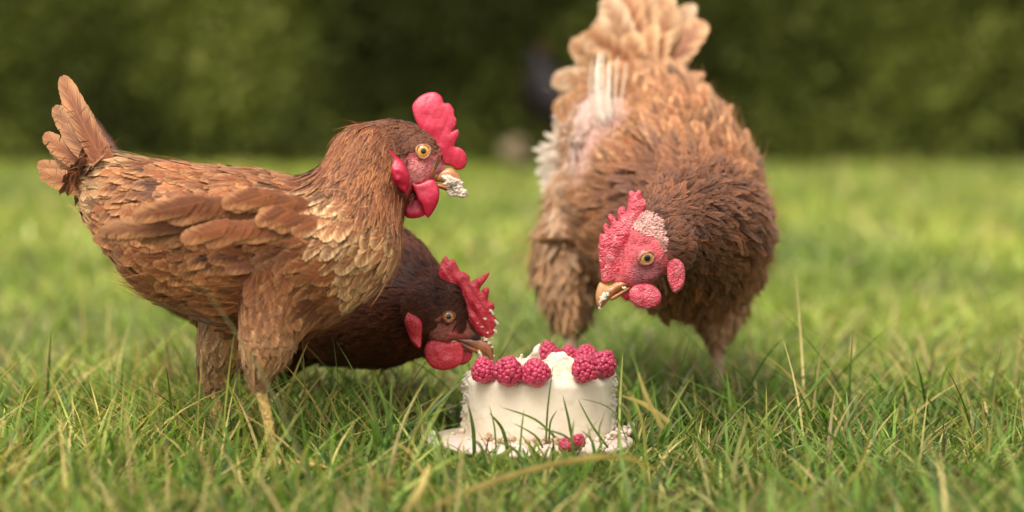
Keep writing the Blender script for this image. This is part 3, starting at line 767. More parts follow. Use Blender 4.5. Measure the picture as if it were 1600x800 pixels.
link('frosting', npmesh('frosting', V, F, 4), M['frosting'], cake)
# torn frosting flake standing up left of centre: traced, with real thickness
def flake(outline, d, T, name='frosting_flake'):
    o = inflate(name, outline, d, 0, T, 2.2, M['frosting'], None, h=1.6, wav=1.2, rough=.35, bend=lambda q: 2.5 * np.sin(q[:, 0] * .22) + 2.0 * np.sin(q[:, 1] * .3))
    o.parent = cake; o.location = o.location - Vector(CAKE_C); return o
flake([(806, 562), (805, 556), (810, 559), (814, 553), (817, 554), (819, 560), (826, 556), (832, 549), (836, 541), (843, 537), (845, 540), (843, 550), (845, 566), (840, 590), (812, 592)], 1.748, 2.2)
flake([(842, 566), (850, 562), (858, 562), (862, 566), (872, 560), (884, 556), (893, 558), (899, 563), (901, 575), (898, 596), (850, 598), (840, 588)], 1.752, 4)
flake([(806, 570), (815, 566), (824, 570), (832, 566), (842, 572), (850, 568), (860, 574), (858, 594), (806, 594)], 1.735, 3)
sp = []
for k in range(34):
    a = math.pi + random.gauss(0, .22) if k % 2 else random.gauss(0, .22); z = random.uniform(.0, CAKE_H)
    r = CAKE_R + random.uniform(-.001, .0012); sp.append((Vector((r * math.cos(a), r * math.sin(a), z)), random.uniform(.0006, .0017)))
for k in range(60):
    a = random.uniform(0, 2 * math.pi); r = random.uniform(0, .05); x, y = r * math.cos(a) + .002, r * math.sin(a)
    z = CAKE_H - .004 + .0155 * math.exp(-(((x - .016) / .019) ** 2 + ((y - .004) / .018) ** 2)); sp.append((Vector((x, y, z)), random.uniform(.0008, .0026)))
cr = lumps('frosting_crumbs', sp, M['cream'], cake, (0, 0, 0), 2, .6); tag(cr, kind='stuff')
sp = []
for k in range(48):
    a = random.choice([random.gauss(-2.15, .16), random.gauss(-2.15, .16), random.gauss(-1.5, .12), random.gauss(-.25, .3)]); r = CAKE_R + random.uniform(0, .009)
    sp.append((Vector((r * math.cos(a), r * math.sin(a), random.uniform(.0004, .007) * (1 - (r - CAKE_R) / .011))), random.uniform(.0010, .0026)))
bc = lumps('biscuit_crumbs', sp, M['biscuit'], cake, (0, 0, 0), 2, .8); tag(bc, kind='stuff')
sp = []
for k in range(40):
    a = random.choice([random.gauss(-2.25, .3), random.gauss(-1.2, .5), random.gauss(-.35, .25), random.gauss(-.35, .25)]); r = CAKE_R + random.uniform(.0, .016)
    sp.append((Vector((r * math.cos(a), r * math.sin(a), random.uniform(.0, .004))), random.uniform(.0010, .0032)))
fc = lumps('fallen_crumbs', sp, M['cream'], cake, (0, 0, 0), 2, .6); tag(fc, kind='stuff')
# crumbs thrown in the grass
for (x, y, d, r, lab) in [(657, 664, 1.80, .0042, 'white crumb of cake in the grass left of the board'), (706, 640, 1.84, .0034, 'pinkish crumb of cake in the grass close behind the board')]:
    p = P(x, y, d); c = lumps('cake_crumb', [(p + Vector((random.uniform(-1, 1), 0, random.uniform(-1, 1))) * r, r * random.uniform(.5, .9)) for _ in range(7)], M['cream'], None, p, 2, .6); c.location = p
    tag(c, lab, 'crumb', 'crumbs in the grass')

# ---- raspberries
def rasp_mesh(seed):
    r = np.random.default_rng(seed); spots = []; R, H = .0090, .0104
    GA = math.pi * (3 - math.sqrt(5)); N = 74
    for i in range(N):
        cz = 1 - (i + .5) / N * 1.62; th = math.acos(cz); a = GA * i + r.normal(0, .09)
        wide = 1.10 - .42 * max(cz, 0) ** 1.4; rr = R * math.sin(th) * wide; z = H * 1.04 * cz + .0018
        s = .00262 * r.uniform(.84, 1.14) * (1 - .15 * max(cz, 0))
        nrm = unit(np.array([math.cos(a) * math.sin(th), math.sin(a) * math.sin(th), cz]))
        spots.append((np.array([rr * math.cos(a), rr * math.sin(a), z]) + r.normal(0, .0003, 3) + nrm * r.normal(.0003, .0002), s, nrm))
    bl = []
    for c, s, nrm in spots:
        u_ = unit(np.cross(nrm, [.1, .2, 1])); v_ = np.cross(nrm, u_)
        bl.append((c, np.stack([u_ * s * 1.10, v_ * s * 1.0, nrm * s * .74], 1)))
    bl.append((np.array([0, 0, .0005]), np.diag([R * 1.07, R * 1.07, H * 1.07])))
    V, F = blobs(bl, 2); me = npmesh('raspberry', V, F, 3); me.materials.append(M['rasp'])
    # tiny hairs
    return me
RM = [rasp_mesh(s) for s in (1, 2, 3)]
def hairs(seed):
    r = np.random.default_rng(seed); n = 90; th = np.arccos(r.uniform(-.3, 1, n)); a = r.uniform(0, 2 * np.pi, n)
    nn = np.stack([np.sin(th) * np.cos(a), np.sin(th) * np.sin(a), np.cos(th)], 1); q = nn * np.array([.0112, .0112, .0125]) + np.array([0, 0, .0018])
    V, F, C = strands(q, unit(nn + r.normal(0, .6, (n, 3))), r.uniform(.0015, .003, n), np.full(n, .00007), np.tile([.5, .22, .16], (n, 1)), r.normal(0, .3, (n, 3)), 3)
    return npmesh('hairs', V, F, 4, True, None, dict(base=C))
HM = hairs(4); HM.materials.append(M['down'])
rz = CAKE_H + .0146
RS = [ # px, py centre, depth, scale, tilt x, tilt y, label
 (757, 579, 1.722, .93, .15, -.25, 'raspberry at the left end of the cake rim below the dark hen beak'),
 (794, 581, 1.706, 1.06, .1, -.3, 'largest raspberry on the front left rim, second from the left'),
 (838, 583, 1.702, 1.00, .05, .2, 'raspberry on the front rim in front of the torn frosting flake'),
 (915, 576, 1.712, 1.00, .2, .35, 'raspberry alone at the front right of the cake rim'),
 (941, 569, 1.735, .98, .1, .5, 'raspberry at the far right rim partly behind the front right one'),
 (917, 560, 1.792, .98, -.1, .1, 'raspberry on the back rim right, only its top showing'),
 (889, 562, 1.802, 1.0, -.1, .2, 'middle raspberry of the back rim behind the frosting mound'),
 (856, 557, 1.800, 1.04, -.1, -.2, 'raspberry on the back rim right beside the tall frosting flake')]
k_rs = []
for i, (x, y, d, s, tx, ty, lab) in enumerate(RS):
    p = P(x, y, d); o = bpy.data.objects.new('raspberry', RM[i % 3]); COL.objects.link(o)
    p.z = max(p.z, rz + (.0035 if d > 1.78 else .0065)); o.location = p - Vector((0, 0, .0015)); o.rotation_euler = (tx, ty, i * 1.7); o.scale = (s, s, s)
    h = bpy.data.objects.new('hairs', HM); COL.objects.link(h); h.parent = o; h['kind'] = 'stuff'
    tag(o, lab, 'raspberry', 'raspberries on the cake rim')
for (x, y, d, s, e, lab) in [(886, 697, 1.655, .60, (1.4, .3, 0), 'crushed raspberry fallen on the board in front of the cake, left of the pair'), (903, 692, 1.66, .62, (-1.2, .5, 1), 'crushed raspberry fallen on the board in front of the cake, right of the pair')]:
    p = P(x, y, d); o = bpy.data.objects.new('raspberry', RM[1]); COL.objects.link(o); o.location = p; o.rotation_euler = e; o.scale = (s, s, s * .8); tag(o, lab, 'raspberry', 'fallen raspberries')

# ================================================================== HENS
palA = dict(skin=(.42, .20, .13), leg=(.52, .34, .10), grav=.25, var=.38, tailn=(0, -1, .2), cols=[
    ((.09, .026, .012), (.34, .12, .05)),    # 0 crown, brown
    ((.125, .030, .010), (.52, .20, .07)),   # 1 neck hackle
    ((.25, .085, .028), (.70, .42, .19)),    # 2 buff chest ends
    ((.22, .065, .020), (.44, .19, .07)),    # 3 back
    ((.40, .18, .07), (.62, .38, .18)),      # 4 belly
    ((.20, .07, .025), (.40, .18, .07))])    # 5 tail
R1, R2c = (.62, .14, .13), (.55, .10, .10)
def sc(pts, ox, oy, k): return [(ox + x / k, oy + y / k) for x, y in pts]
zA = lambda pts: sc(pts, 570, 130, 3.335)
headA = dict(d=1.70, iris=(.75, .30, .035), lid=(.50, .24, .14),
  blobs=[(648, 232, 0, 36, 32, 27, 10), (655, 256, 0, 34, 34, 23, 0), (640, 262, 0, 32, 36, 26, 0), (675, 260, 0, 23, 16, 14, 22), (686, 266, 0, 12, 8, 7, 20), (612, 240, 0, 46, 54, 27, 0), (676, 240, 0, 17, 16, 13, 0), (662, 222, 12, 17, 7, 9, 8), (655, 280, 3, 18, 14, 14, 0)],
  inflated=[
   dict(name='comb', label='bright red comb with a rounded front lobe', mat='comb_bright', out=0, T=3.6, R=14, outline=zA([(345, 320), (300, 262), (265, 195), (247, 130), (262, 92), (300, 60), (345, 46), (380, 53), (403, 75), (412, 102), (440, 105), (464, 138), (466, 168), (478, 190), (474, 222), (455, 252), (470, 244), (487, 243), (490, 270), (476, 300), (468, 330), (495, 336), (522, 362), (532, 397), (524, 432), (500, 450), (475, 450), (450, 430), (420, 425), (385, 400)]), bend=lambda q: 5 * np.sin((q[:, 1] - 145) * .035) + .16 * np.sin(q[:, 0] * .55 + q[:, 1] * .25), wav=.3),
   dict(name='wattle', mat='wattle', out=15, T=3.2, R=12, outline=zA([(235, 505), (275, 525), (330, 500), (368, 508), (388, 560), (382, 620), (350, 680), (325, 700), (300, 650), (265, 580)]), bend=lambda q: 3 * np.sin((q[:, 1] - 280) * .06)),
   dict(name='wattle', mat='wattle', out=2, T=4.5, R=9, outline=zA([(235, 510), (285, 570), (325, 660), (310, 690), (262, 704), (215, 697), (188, 640), (205, 570)]), bend=lambda q: -3 * np.sin((q[:, 1] - 280) * .05)),
   dict(name='earlobe', mat='wattle', out=45, T=6, R=9, outline=zA([(100, 340), (135, 345), (165, 378), (202, 412), (230, 470), (233, 530), (215, 570), (185, 558), (148, 518), (120, 445), (103, 390)]), bend=lambda q: 2.5 * np.sin(q[:, 1] * .12)),
   dict(name='upper_beak', mat='beak', out=1, T=7.5, R=11, outline=zA([(318, 470), (360, 450), (405, 448), (440, 440), (468, 452), (490, 480), (505, 520), (500, 556), (478, 560), (455, 530), (410, 520), (350, 505)]), wav=.15),
   dict(name='lower_beak', mat='beak', out=1, T=5.5, R=8, outline=zA([(325, 500), (360, 515), (410, 525), (450, 538), (475, 565), (455, 575), (410, 555), (370, 540)]), wav=.15)],
  eyes=[(661, 236.5, 22, 12.5, .12, 0, .95), (661, 236.5, -22, 12.5, math.pi, 0, .95)])
spA = [(640, 225, 1.70, 24, 34, 7, 1.3, 1.9, 8, 0), (612, 232, 1.70, 28, 48, 11, 1.7, 2.2, 6, .3), (583, 262, 1.695, 50, 76, 22, 2.1, 2.9, 5, 1), (556, 320, 1.69, 68, 80, 32, 3.4, 4.6, 6, 1.25),
       (530, 372, 1.685, 92, 100, 32, 6.5, 8.5, 9, 2), (470, 398, 1.685, 116, 118, 34, 6.5, 7.5, 9, 3), (390, 392, 1.69, 132, 128, 34, 7, 8.5, 8, 3), (290, 368, 1.70, 116, 112, 36, 7.5, 8.5, 8, 3), (215, 325, 1.71, 76, 78, 40, 7.5, 8, 9, 4), (165, 285, 1.72, 36, 44, 42, 7, 7, 9, 5)]
thA = [dict(thigh=[(430, 430, 1.65, 56, 58, 32, 7, 6.5, 8, 3), (418, 535, 1.645, 40, 42, 20, 4.5, 5, 10, 3.6), (402, 588, 1.65, 18, 18, 8, 4, 4.5, 12, 4)], shank=[(402, 590, 1.65, 11, 11, 5, 2, 5, 5, 4), (420, 660, 1.65, 9, 9, 5, 2, 5, 5, 4), (428, 733, 1.65, 9, 9, 5, 2, 5, 5, 4)], dir=(1, -.3, 0)),
       dict(thigh=[(380, 440, 1.74, 58, 60, 30, 6, 6.5, 14, 4), (352, 530, 1.74, 38, 42, 26, 5.5, 6, 14, 4), (332, 580, 1.745, 19, 19, 16, 4, 4.5, 12, 4)], shank=[(332, 580, 1.745, 10, 10, 5, 2, 5, 5, 4), (340, 640, 1.745, 9, 9, 5, 2, 5, 5, 4), (345, 703, 1.745, 9, 9, 5, 2, 5, 5, 4)], dir=(1, .1, 0))]
wingA = [(430, 330, 1.607, 300, 345, 1.612, 9, 175, 15, (-1, .16), 5, .0), (470, 320, 1.598, 300, 315, 1.602, 12, 100, 15, (-1, .24), 3, .0), (488, 350, 1.594, 350, 352, 1.598, 10, 78, 14, (-1, .30), 3, .0), (490, 318, 1.590, 400, 300, 1.595, 9, 62, 13, (-1, .3), 3, .0), (500, 345, 1.588, 440, 325, 1.592, 6, 50, 12, (-.9, .45), 3, .0)]
tailA = [(185 + 4 * k, 290 + 2 * k, 1.70 + .008 * (k % 5), 75 - 4 * k + 14 * (k % 3), 120 + 16 * k, 1.70 + .012 * (k % 5), 17, .35, 5 if k % 2 else 3, .08) for k in range(11)]
wA = lambda p, cb, ce, L, W, d0: (cb, ce, L, W, None)
hA, _ = hen('hen', 'ginger brown hen standing tall at the left with crumbs on its beak', spA, thA, headA, palA, seed=21,
    mask=[(668, 250, 16, 22), (655, 262, 18, 22), (642, 270, 18, 16), (690, 266, 0, 22), (650, 285, 10, 20), (652, 242, 24, 12), (632, 272, 20, 16), (622, 252, 28, 17), (606, 248, 32, 17), (610, 270, 34, 21), (622, 292, 32, 18), (600, 235, 28, 10), (680, 255, 12, 12), (665, 276, 16, 16), (640, 305, 12, 20), (628, 320, 16, 14), (676, 262, 0, 20), (672, 238, 10, 12)],
    red=[(662, 252, 10, 48, (.60, .13, .13)), (640, 280, 10, 34, (.55, .07, .08)), (650, 268, 22, 22, (.62, .20, .18)), (622, 270, 28, 28, (.52, .14, .12)), (650, 212, 18, 15, (.05, .03, .025)), (680, 258, 10, 13, (.30, .12, .11))],
    tail=tailA, wing=wingA, sleek=.5)
# crumbs on the beak
RNG = np.random.default_rng(9)
c_ = P(712, 290, 1.69)
o = cream_mass('cake_crumb', [(P(704, 283, 1.688), .0062, .0034, .0045, .5), (P(715, 292, 1.690), .0058, .0042, .0045, 1.0), (P(722, 302, 1.690), .0038, .0042, .0035, .3), (P(708, 300, 1.692), .0044, .0036, .003, .2), (P(700, 288, 1.688), .003, .002, .003, 0)], None, c_, .42); o.location = c_; tag(o, 'lump of creamy cake stuck on the beak of the ginger hen', 'crumb')

palB = dict(mat='feather_dark', skin=(.20, .08, .06), leg=(.45, .32, .13), grav=.1, var=.3, tailn=(0, -1, .3), cols=[
    ((.030, .011, .006), (.095, .030, .015)), ((.034, .011, .006), (.11, .031, .014)), ((.048, .014, .007), (.14, .040, .018)), ((.022, .009, .006), (.065, .021, .011)), ((.06, .02, .012), (.13, .045, .02))])
zB = lambda pts: sc(pts, 570, 370, 3.335)
headB = dict(d=1.79, iris=(.34, .15, .025), lid=(.20, .07, .035),
  blobs=[(692, 478, 0, 44, 33, 30, 38), (700, 503, 0, 34, 27, 24, 30), (684, 512, 0, 32, 30, 26, 0), (720, 516, 0, 22, 12, 12, 38), (738, 524, 0, 19, 10, 9, 40), (664, 480, 0, 46, 50, 40, 0), (716, 497, 0, 22, 17, 16, 45), (706, 482, 15, 22, 7, 9, 38)],
  inflated=[
   dict(name='comb', mat='comb_red', out=0, T=4.6, R=15, n=6, outline=zB([(385, 205), (392, 150), (408, 112), (424, 98), (438, 120), (462, 116), (482, 148), (494, 176), (520, 184), (545, 205), (553, 232), (600, 207), (650, 185), (632, 226), (604, 262), (600, 287), (626, 264), (648, 272), (645, 308), (642, 334), (668, 344), (676, 374), (662, 398), (690, 430), (690, 455), (672, 478), (676, 500), (645, 527), (600, 518), (560, 490), (525, 440), (500, 380), (470, 320), (430, 265)]), bend=lambda q: 4 * np.sin((q[:, 1] - 400) * .03) + .9 * np.sin(q[:, 0] * .4 - q[:, 1] * .25)),
   dict(name='wattle', mat='comb_red', out=17, T=3.6, R=14, outline=zB([(318, 560), (350, 538), (420, 550), (490, 548), (508, 570), (512, 635), (482, 676), (420, 695), (360, 685), (323, 650), (310, 600)]), bend=lambda q: 3 * np.sin((q[:, 0] - 660) * .06)),
   dict(name='wattle', mat='comb_red', out=-9, T=4.5, R=9, outline=zB([(480, 580), (520, 585), (560, 596), (556, 632), (535, 655), (500, 668), (470, 640)])),
   dict(name='earlobe', mat='comb_red', out=35, T=3.4, R=10, outline=zB([(222, 395), (250, 375), (275, 400), (298, 450), (297, 520), (290, 578), (256, 562), (228, 512), (209, 442)]), bend=lambda q: 2.5 * np.sin(q[:, 1] * .14)),
   dict(name='upper_beak', mat='beak_dark', out=1, T=7, R=11, wav=.12, outline=zB([(448, 526), (480, 524), (540, 526), (600, 532), (640, 541), (664, 565), (672, 610), (669, 640), (657, 652), (641, 628), (612, 606), (560, 582), (500, 555)])),
   dict(name='lower_beak', mat='beak_dark', out=1, T=6, R=8, wav=.12, outline=zB([(490, 540), (540, 560), (590, 584), (634, 616), (612, 618), (565, 600), (505, 576)]))],
  eyes=[(700.5, 494.5, 25, 11, .12, 0, .8), (700.5, 494.5, -25, 11, math.pi, 0, .8)])
spB = [(700, 468, 1.79, 26, 28, 8, 1.3, 1.9, 8, 0), (672, 476, 1.795, 40, 46, 14, 2.2, 2.5, 8, 1), (636, 474, 1.82, 66, 86, 28, 2.8, 3.4, 8, 1.5), (590, 462, 1.865, 96, 114, 34, 3.6, 4.5, 8, 2.3),
       (520, 448, 1.915, 120, 122, 34, 6, 7, 8, 3), (430, 430, 1.955, 128, 126, 34, 7, 8.5, 8, 2), (320, 395, 2.0, 108, 104, 36, 7.5, 8.5, 8, 2), (245, 345, 2.03, 66, 70, 40, 7.5, 8, 9, 2), (200, 300, 2.05, 32, 40, 42, 7, 7, 9, 2)]
thB = [dict(thigh=[(455, 480, 1.91, 52, 54, 28, 6, 6.5, 12, 3), (440, 545, 1.91, 34, 36, 24, 5, 6, 12, 3), (430, 585, 1.91, 18, 18, 15, 4, 4.5, 10, 3)], shank=[(430, 585, 1.91, 9, 9, 5, 2, 5, 5, 3), (448, 658, 1.91, 8, 8, 5, 2, 5, 5, 3)], dir=(1, -.2, 0)),
       dict(thigh=[(420, 480, 2.01, 50, 52, 28, 6, 6.5, 12, 3), (400, 545, 2.01, 32, 34, 24, 5, 6, 12, 3), (392, 575, 2.01, 17, 17, 15, 4, 4.5, 10, 3)], shank=[(392, 575, 2.01, 9, 9, 5, 2, 5, 5, 3), (405, 631, 2.01, 8, 8, 5, 2, 5, 5, 3)], dir=(1, -.2, 0))]
tailB = [(215 + 3 * k, 305 + 2 * k, 2.03 + .006 * (k % 5), 110 + 12 * (k % 3) - 2 * k, 175 + 13 * k, 2.06 + .01 * (k % 5), 15, .3, 2, .08) for k in range(9)]
hB, _ = hen('hen', 'dark chestnut hen bending down behind the ginger hen to peck the cake', spB, thB, headB, palB, seed=22,
    mask=[(712, 508, 12, 17), (702, 512, 16, 17), (722, 520, 0, 20), (733, 530, 0, 20), (690, 522, 14, 14), (699, 496, 26, 13), (684, 514, 22, 11), (682, 490, 28, 9), (694, 512, 24, 12)],
    red=[(704, 508, 14, 42, (.24, .075, .05)), (690, 488, 24, 16, (.42, .08, .07)), (712, 525, 10, 20, (.42, .09, .08))],
    tail=tailB, sleek=.55)
c_ = P(765, 520, 1.786); RNG = np.random.default_rng(17)
o = cream_mass('cake_crumb', [(P(x, y, 1.7865), random.uniform(.0007, .0013) * s, random.uniform(.0007, .0018) * s, .0009, random.uniform(0, 3)) for x, y, s in
    [(767, 486, 1.2), (770, 490, .8), (774, 502, 1.3), (777, 505, 1), (774, 518, 1.3), (758, 498, 1), (753, 511, .7), (762, 520, .8), (749, 552, 1.5), (752, 556, 1), (764, 536, 1.4), (769, 542, .9), (759, 531, 1), (756, 528, .7), (772, 556, .7), (770, 528, .8), (746, 505, .5)]], None, c_, .75, 3); o.location = c_; tag(o, 'white cake crumbs sticking to comb and beak of the dark hen', 'crumb')

palC = dict(skin=(.62, .34, .27), leg=(.52, .33, .20), grav=.22, var=.48, tailn=(-.5, -1, -.1), cols=[
    ((.50, .24, .19), (.60, .34, .27)),      # 0 pale crown
    ((.09, .030, .013), (.24, .085, .032)),  # 1 dark hackle
    ((.21, .072, .028), (.44, .19, .075)),   # 2 chest
    ((.26, .09, .032), (.60, .32, .145)),    # 3 back ginger
    ((.42, .20, .09), (.68, .44, .25)),      # 4 pale buff
    ((.31, .12, .042), (.62, .36, .17)),     # 5 tail
    ((.27, .11, .042), (.60, .34, .16))])   # 6 thigh
zC = lambda pts: sc(pts, 830, 260, 2.76)
headC = dict(d=1.72, iris=(.40, .22, .05), roll=.4, lid=(.42, .13, .10),
  blobs=[(1012, 398, 0, 44, 38, 32, -30), (1000, 420, 0, 36, 30, 26, -30), (985, 428, 0, 26, 14, 14, -28), (970, 438, 0, 14, 9, 8, -35), (1040, 385, 0, 46, 46, 36, 0), (1020, 362, 0, 34, 36, 26, 0), (1000, 385, 14, 22, 9, 10, -30), (1010, 428, 12, 26, 16, 14, -15)],
  inflated=[
   dict(name='comb', mat='comb_pink', out=4, T=5, R=18, n=6, outline=zC([(294, 300), (305, 290), (313, 292), (310, 262), (318, 246), (330, 250), (338, 268), (341, 258), (330, 226), (334, 208), (346, 206), (362, 220), (372, 237), (372, 200), (380, 178), (398, 171), (406, 182), (412, 192), (418, 150), (422, 112), (434, 104), (450, 112), (464, 102), (478, 112), (480, 134), (495, 148), (494, 180), (476, 210), (466, 250), (470, 300), (455, 360), (420, 420), (380, 480), (340, 500), (308, 502), (298, 450), (290, 380)]), bend=lambda q: 3 * np.sin((q[:, 1] - 300) * .03)),
   dict(name='wattle', mat='wattle_pink', out=19, T=4.4, R=18, outline=zC([(420, 545), (445, 515), (490, 505), (530, 515), (560, 550), (555, 590), (530, 607), (495, 613), (455, 602), (428, 578)])),
   dict(name='wattle', mat='wattle', out=-3, T=4, R=6, outline=zC([(375, 548), (400, 535), (425, 535), (430, 565), (412, 578), (395, 568)])),
   dict(name='upper_beak', mat='beak', out=2, T=9, R=12, wav=.1, outline=zC([(296, 500), (318, 508), (340, 514), (370, 496), (420, 484), (470, 478), (486, 484), (460, 500), (415, 520), (370, 545), (335, 575), (312, 603), (300, 608), (286, 602), (279, 580), (278, 550), (284, 522)])),
   dict(name='lower_beak', mat='beak', out=2, T=6.5, R=8, wav=.1, outline=zC([(330, 570), (370, 545), (420, 518), (440, 510), (430, 530), (390, 556), (350, 578)])),
   dict(name='earlobe', mat='wattle_pink', out=28, T=5, R=9, outline=[(1048, 402), (1062, 404), (1070, 420), (1068, 446), (1054, 458), (1044, 440), (1042, 418)])],
  eyes=[(1008.5, 402.5, 27, 14.5, .25, .1, .7), (1008.5, 402.5, -27, 13, math.pi, 0, .62)])
spC = [(1008, 372, 1.72, 30, 30, 3.6, .8, 2.0, 8, 0), (1034, 366, 1.735, 40, 44, 13, 2.4, 2.6, 9, 1), (1068, 352, 1.79, 60, 66, 32, 3.8, 4.8, 10, 1.2), (1098, 350, 1.87, 88, 92, 42, 5.0, 6.4, 12, 1.5),
       (1080, 372, 1.95, 118, 122, 46, 8.5, 9.5, 10, 2.4), (1040, 310, 2.03, 142, 146, 50, 9.5, 10.5, 11, 3), (1005, 230, 2.10, 122, 120, 52, 9.5, 10.5, 13, 3.3), (992, 172, 2.15, 90, 76, 46, 8, 9, 14, 3.4), (996, 140, 2.17, 60, 48, 34, 7, 7, 12, 3)]
thC = [dict(thigh=[(935, 300, 2.10, 62, 62, 42, 5, 6, 14, 4), (892, 390, 2.09, 46, 46, 40, 3.6, 4.6, 20, 6), (888, 450, 2.08, 34, 34, 32, 3.2, 4.2, 20, 6), (893, 500, 2.07, 16, 16, 13, 3.5, 4, 10, 6)], shank=[(893, 500, 2.07, 12, 12, 5, 2, 5, 5, 6), (890, 560, 2.065, 10, 10, 5, 2, 5, 5, 6), (888, 612, 2.06, 10, 10, 5, 2, 5, 5, 6)], dir=(.6, -.8, 0)),
       dict(thigh=[(1110, 390, 2.08, 60, 60, 32, 6.5, 6, 14, 4), (1122, 460, 2.06, 42, 44, 30, 6, 5.5, 14, 6), (1118, 520, 2.04, 18, 20, 14, 4, 4.5, 10, 6)], shank=[(1118, 520, 2.04, 11, 11, 5, 2, 5, 5, 6), (1122, 575, 2.03, 10, 10, 5, 2, 5, 5, 6), (1120, 622, 2.02, 10, 10, 5, 2, 5, 5, 6)], dir=(.6, -.8, 0))]
def colC(p, cb, ce, L, W, d0):
    q = lambda x, y, d: np.array(P(x, y, d)[:])
    # pale buff flank to the left, and the dark neck shawl behind the comb
    w = np.clip(1.35 - np.linalg.norm(p - q(915, 250, 2.03), axis=1) / .062, 0, 1)[:, None]
    cb = cb * (1 - w) + np.array([.60, .38, .22]) * w; ce = ce * (1 - w) + np.array([.88, .70, .50]) * w; L = L * (1 - .45 * w[:, 0])
    w = np.clip(1.3 - np.linalg.norm(p - q(1005, 320, 1.89), axis=1) / .062, 0, 1)[:, None]
    cb = cb * (1 - w) + np.array([.085, .032, .016]) * w; ce = ce * (1 - w) + np.array([.22, .085, .035]) * w
    w = np.clip(1.3 - np.linalg.norm(p - q(1022, 215, 2.00), axis=1) / .062, 0, 1)[:, None]
    cb = cb * (1 - w) + cb * np.array([.62, .50, .50]) * w; ce = ce * (1 - w) + ce * np.array([.85, .70, .62]) * w
    return cb, ce, L, W, None
tailC = []
random.seed(5)
TT = [(985, 128, 905, 75, .9, -.35), (980, 120, 885, 120, 1.2, -.5), (975, 132, 888, 150, 1.3, -.5), (990, 115, 905, 40, .7, -.3), (992, 112, 925, 12, .6, -.2), (998, 110, 950, -10, .45, -.12), (1003, 108, 975, -22, .4, 0), (1010, 108, 1000, -25, .4, 0), (1018, 108, 1030, -20, .4, .1), (1026, 112, 1060, -5, .4, .2), (1030, 118, 1085, 20, .5, .25),
      (984, 122, 893, 98, 1.1, -.4), (988, 118, 912, 58, .8, -.3), (996, 114, 938, 5, .6, -.2), (1006, 112, 990, -10, .5, 0), (1016, 112, 1040, 5, .5, .15), (1024, 118, 1070, 40, .5, .2), (978, 136, 898, 165, 1.2, -.4)]
for k, (bx, by, tx, ty, cu, sd_) in enumerate(TT): tailC.append((bx, by + 14, 2.12 + .008 * (k % 4), tx - 6, ty, 2.14 + .012 * (k % 5), 26, cu * .55, (5, 4, 3, 5)[k % 4], sd_ * .5))
for k in range(22):
    t = k / 21; a = rad(200 - 125 * t); L = random.uniform(85, 150) * (1 if t < .7 else .85)
    tailC.append((975 + 45 * t + random.uniform(-5, 5), 140 + random.uniform(-8, 8), 2.085 + random.uniform(0, .03), 975 + 45 * t + L * math.cos(a), 132 - L * math.sin(a) * 1.0, 2.10 + random.uniform(0, .05), random.uniform(14, 24), random.uniform(.3, .9), random.choice((4, 5, 5, 3)), random.uniform(-.25, .05)))
hC, hCl = hen('hen', 'ruffled light ginger hen at the right with raised tail and pebbled pink comb', spC, thC, headC, palC, seed=23, ruff=.09, downmul=5,
    mask=[(1000, 410, 18, 34), (985, 430, 0, 34), (966, 446, 0, 26), (1015, 425, 20, 30), (1012, 392, 24, 24), (975, 400, 0, 30), (1030, 410, 28, 20), (1050, 430, 24, 16), (990, 385, 10, 26), (950, 192, 2.03, 50, 1), (925, 180, 2.06, 42, 1), (945, 232, 2.02, 46, 1), (915, 240, 2.05, 44, 1), (925, 282, 2.03, 34, 1), (962, 205, 2.01, 44, 1), (942, 272, 2.01, 44, 1), (972, 238, 2.00, 26, 1)],
    red=[(995, 405, 10, 64, (.60, .10, .11)), (1012, 426, 22, 32, (.34, .09, .10)), (1020, 338, 10, 30, (.60, .32, .26))],
    tail=tailC, kindcol=colC)
# bare patch with pale quills on the rump, plus the fluffy white flank
RNG = np.random.default_rng(31)
n = 90; o_ = []; dd = []      # dark stubs of pin feathers on the bare skin
for k in range(n): o_.append(P(RNG.normal(906, 9), RNG.normal(228, 17), 2.035)[:]); dd.append((cR * RNG.normal(-.3, .4) + cU * RNG.normal(.3, .5) - cF * .7)[:])
n2 = 1700
for k in range(n2): o_.append(P(RNG.normal(926, 24), RNG.normal(240, 40), RNG.uniform(2.02, 2.06))[:]); dd.append((-cR * RNG.normal(.3, .4) - cU * RNG.normal(.1, .5) - cF * .5)[:])
n += n2
V, F, C = strands(np.array(o_), unit(np.array(dd)), RNG.uniform(.006, .014, n), np.where(np.arange(n) < 90, .0006, .0003), np.where((np.arange(n) < 90)[:, None], [[.03, .025, .025]], np.array([[.84, .66, .50]]) * RNG.normal(1, .12, (n, 1)).clip(.6, 1.15)), RNG.normal(0, .3, (n, 3)))
f = link('pin_feathers', npmesh('pin_feathers', V - np.array(hCl), F, 4, True, None, dict(base=C)), M['down'], hC); tag(f, kind='stuff')
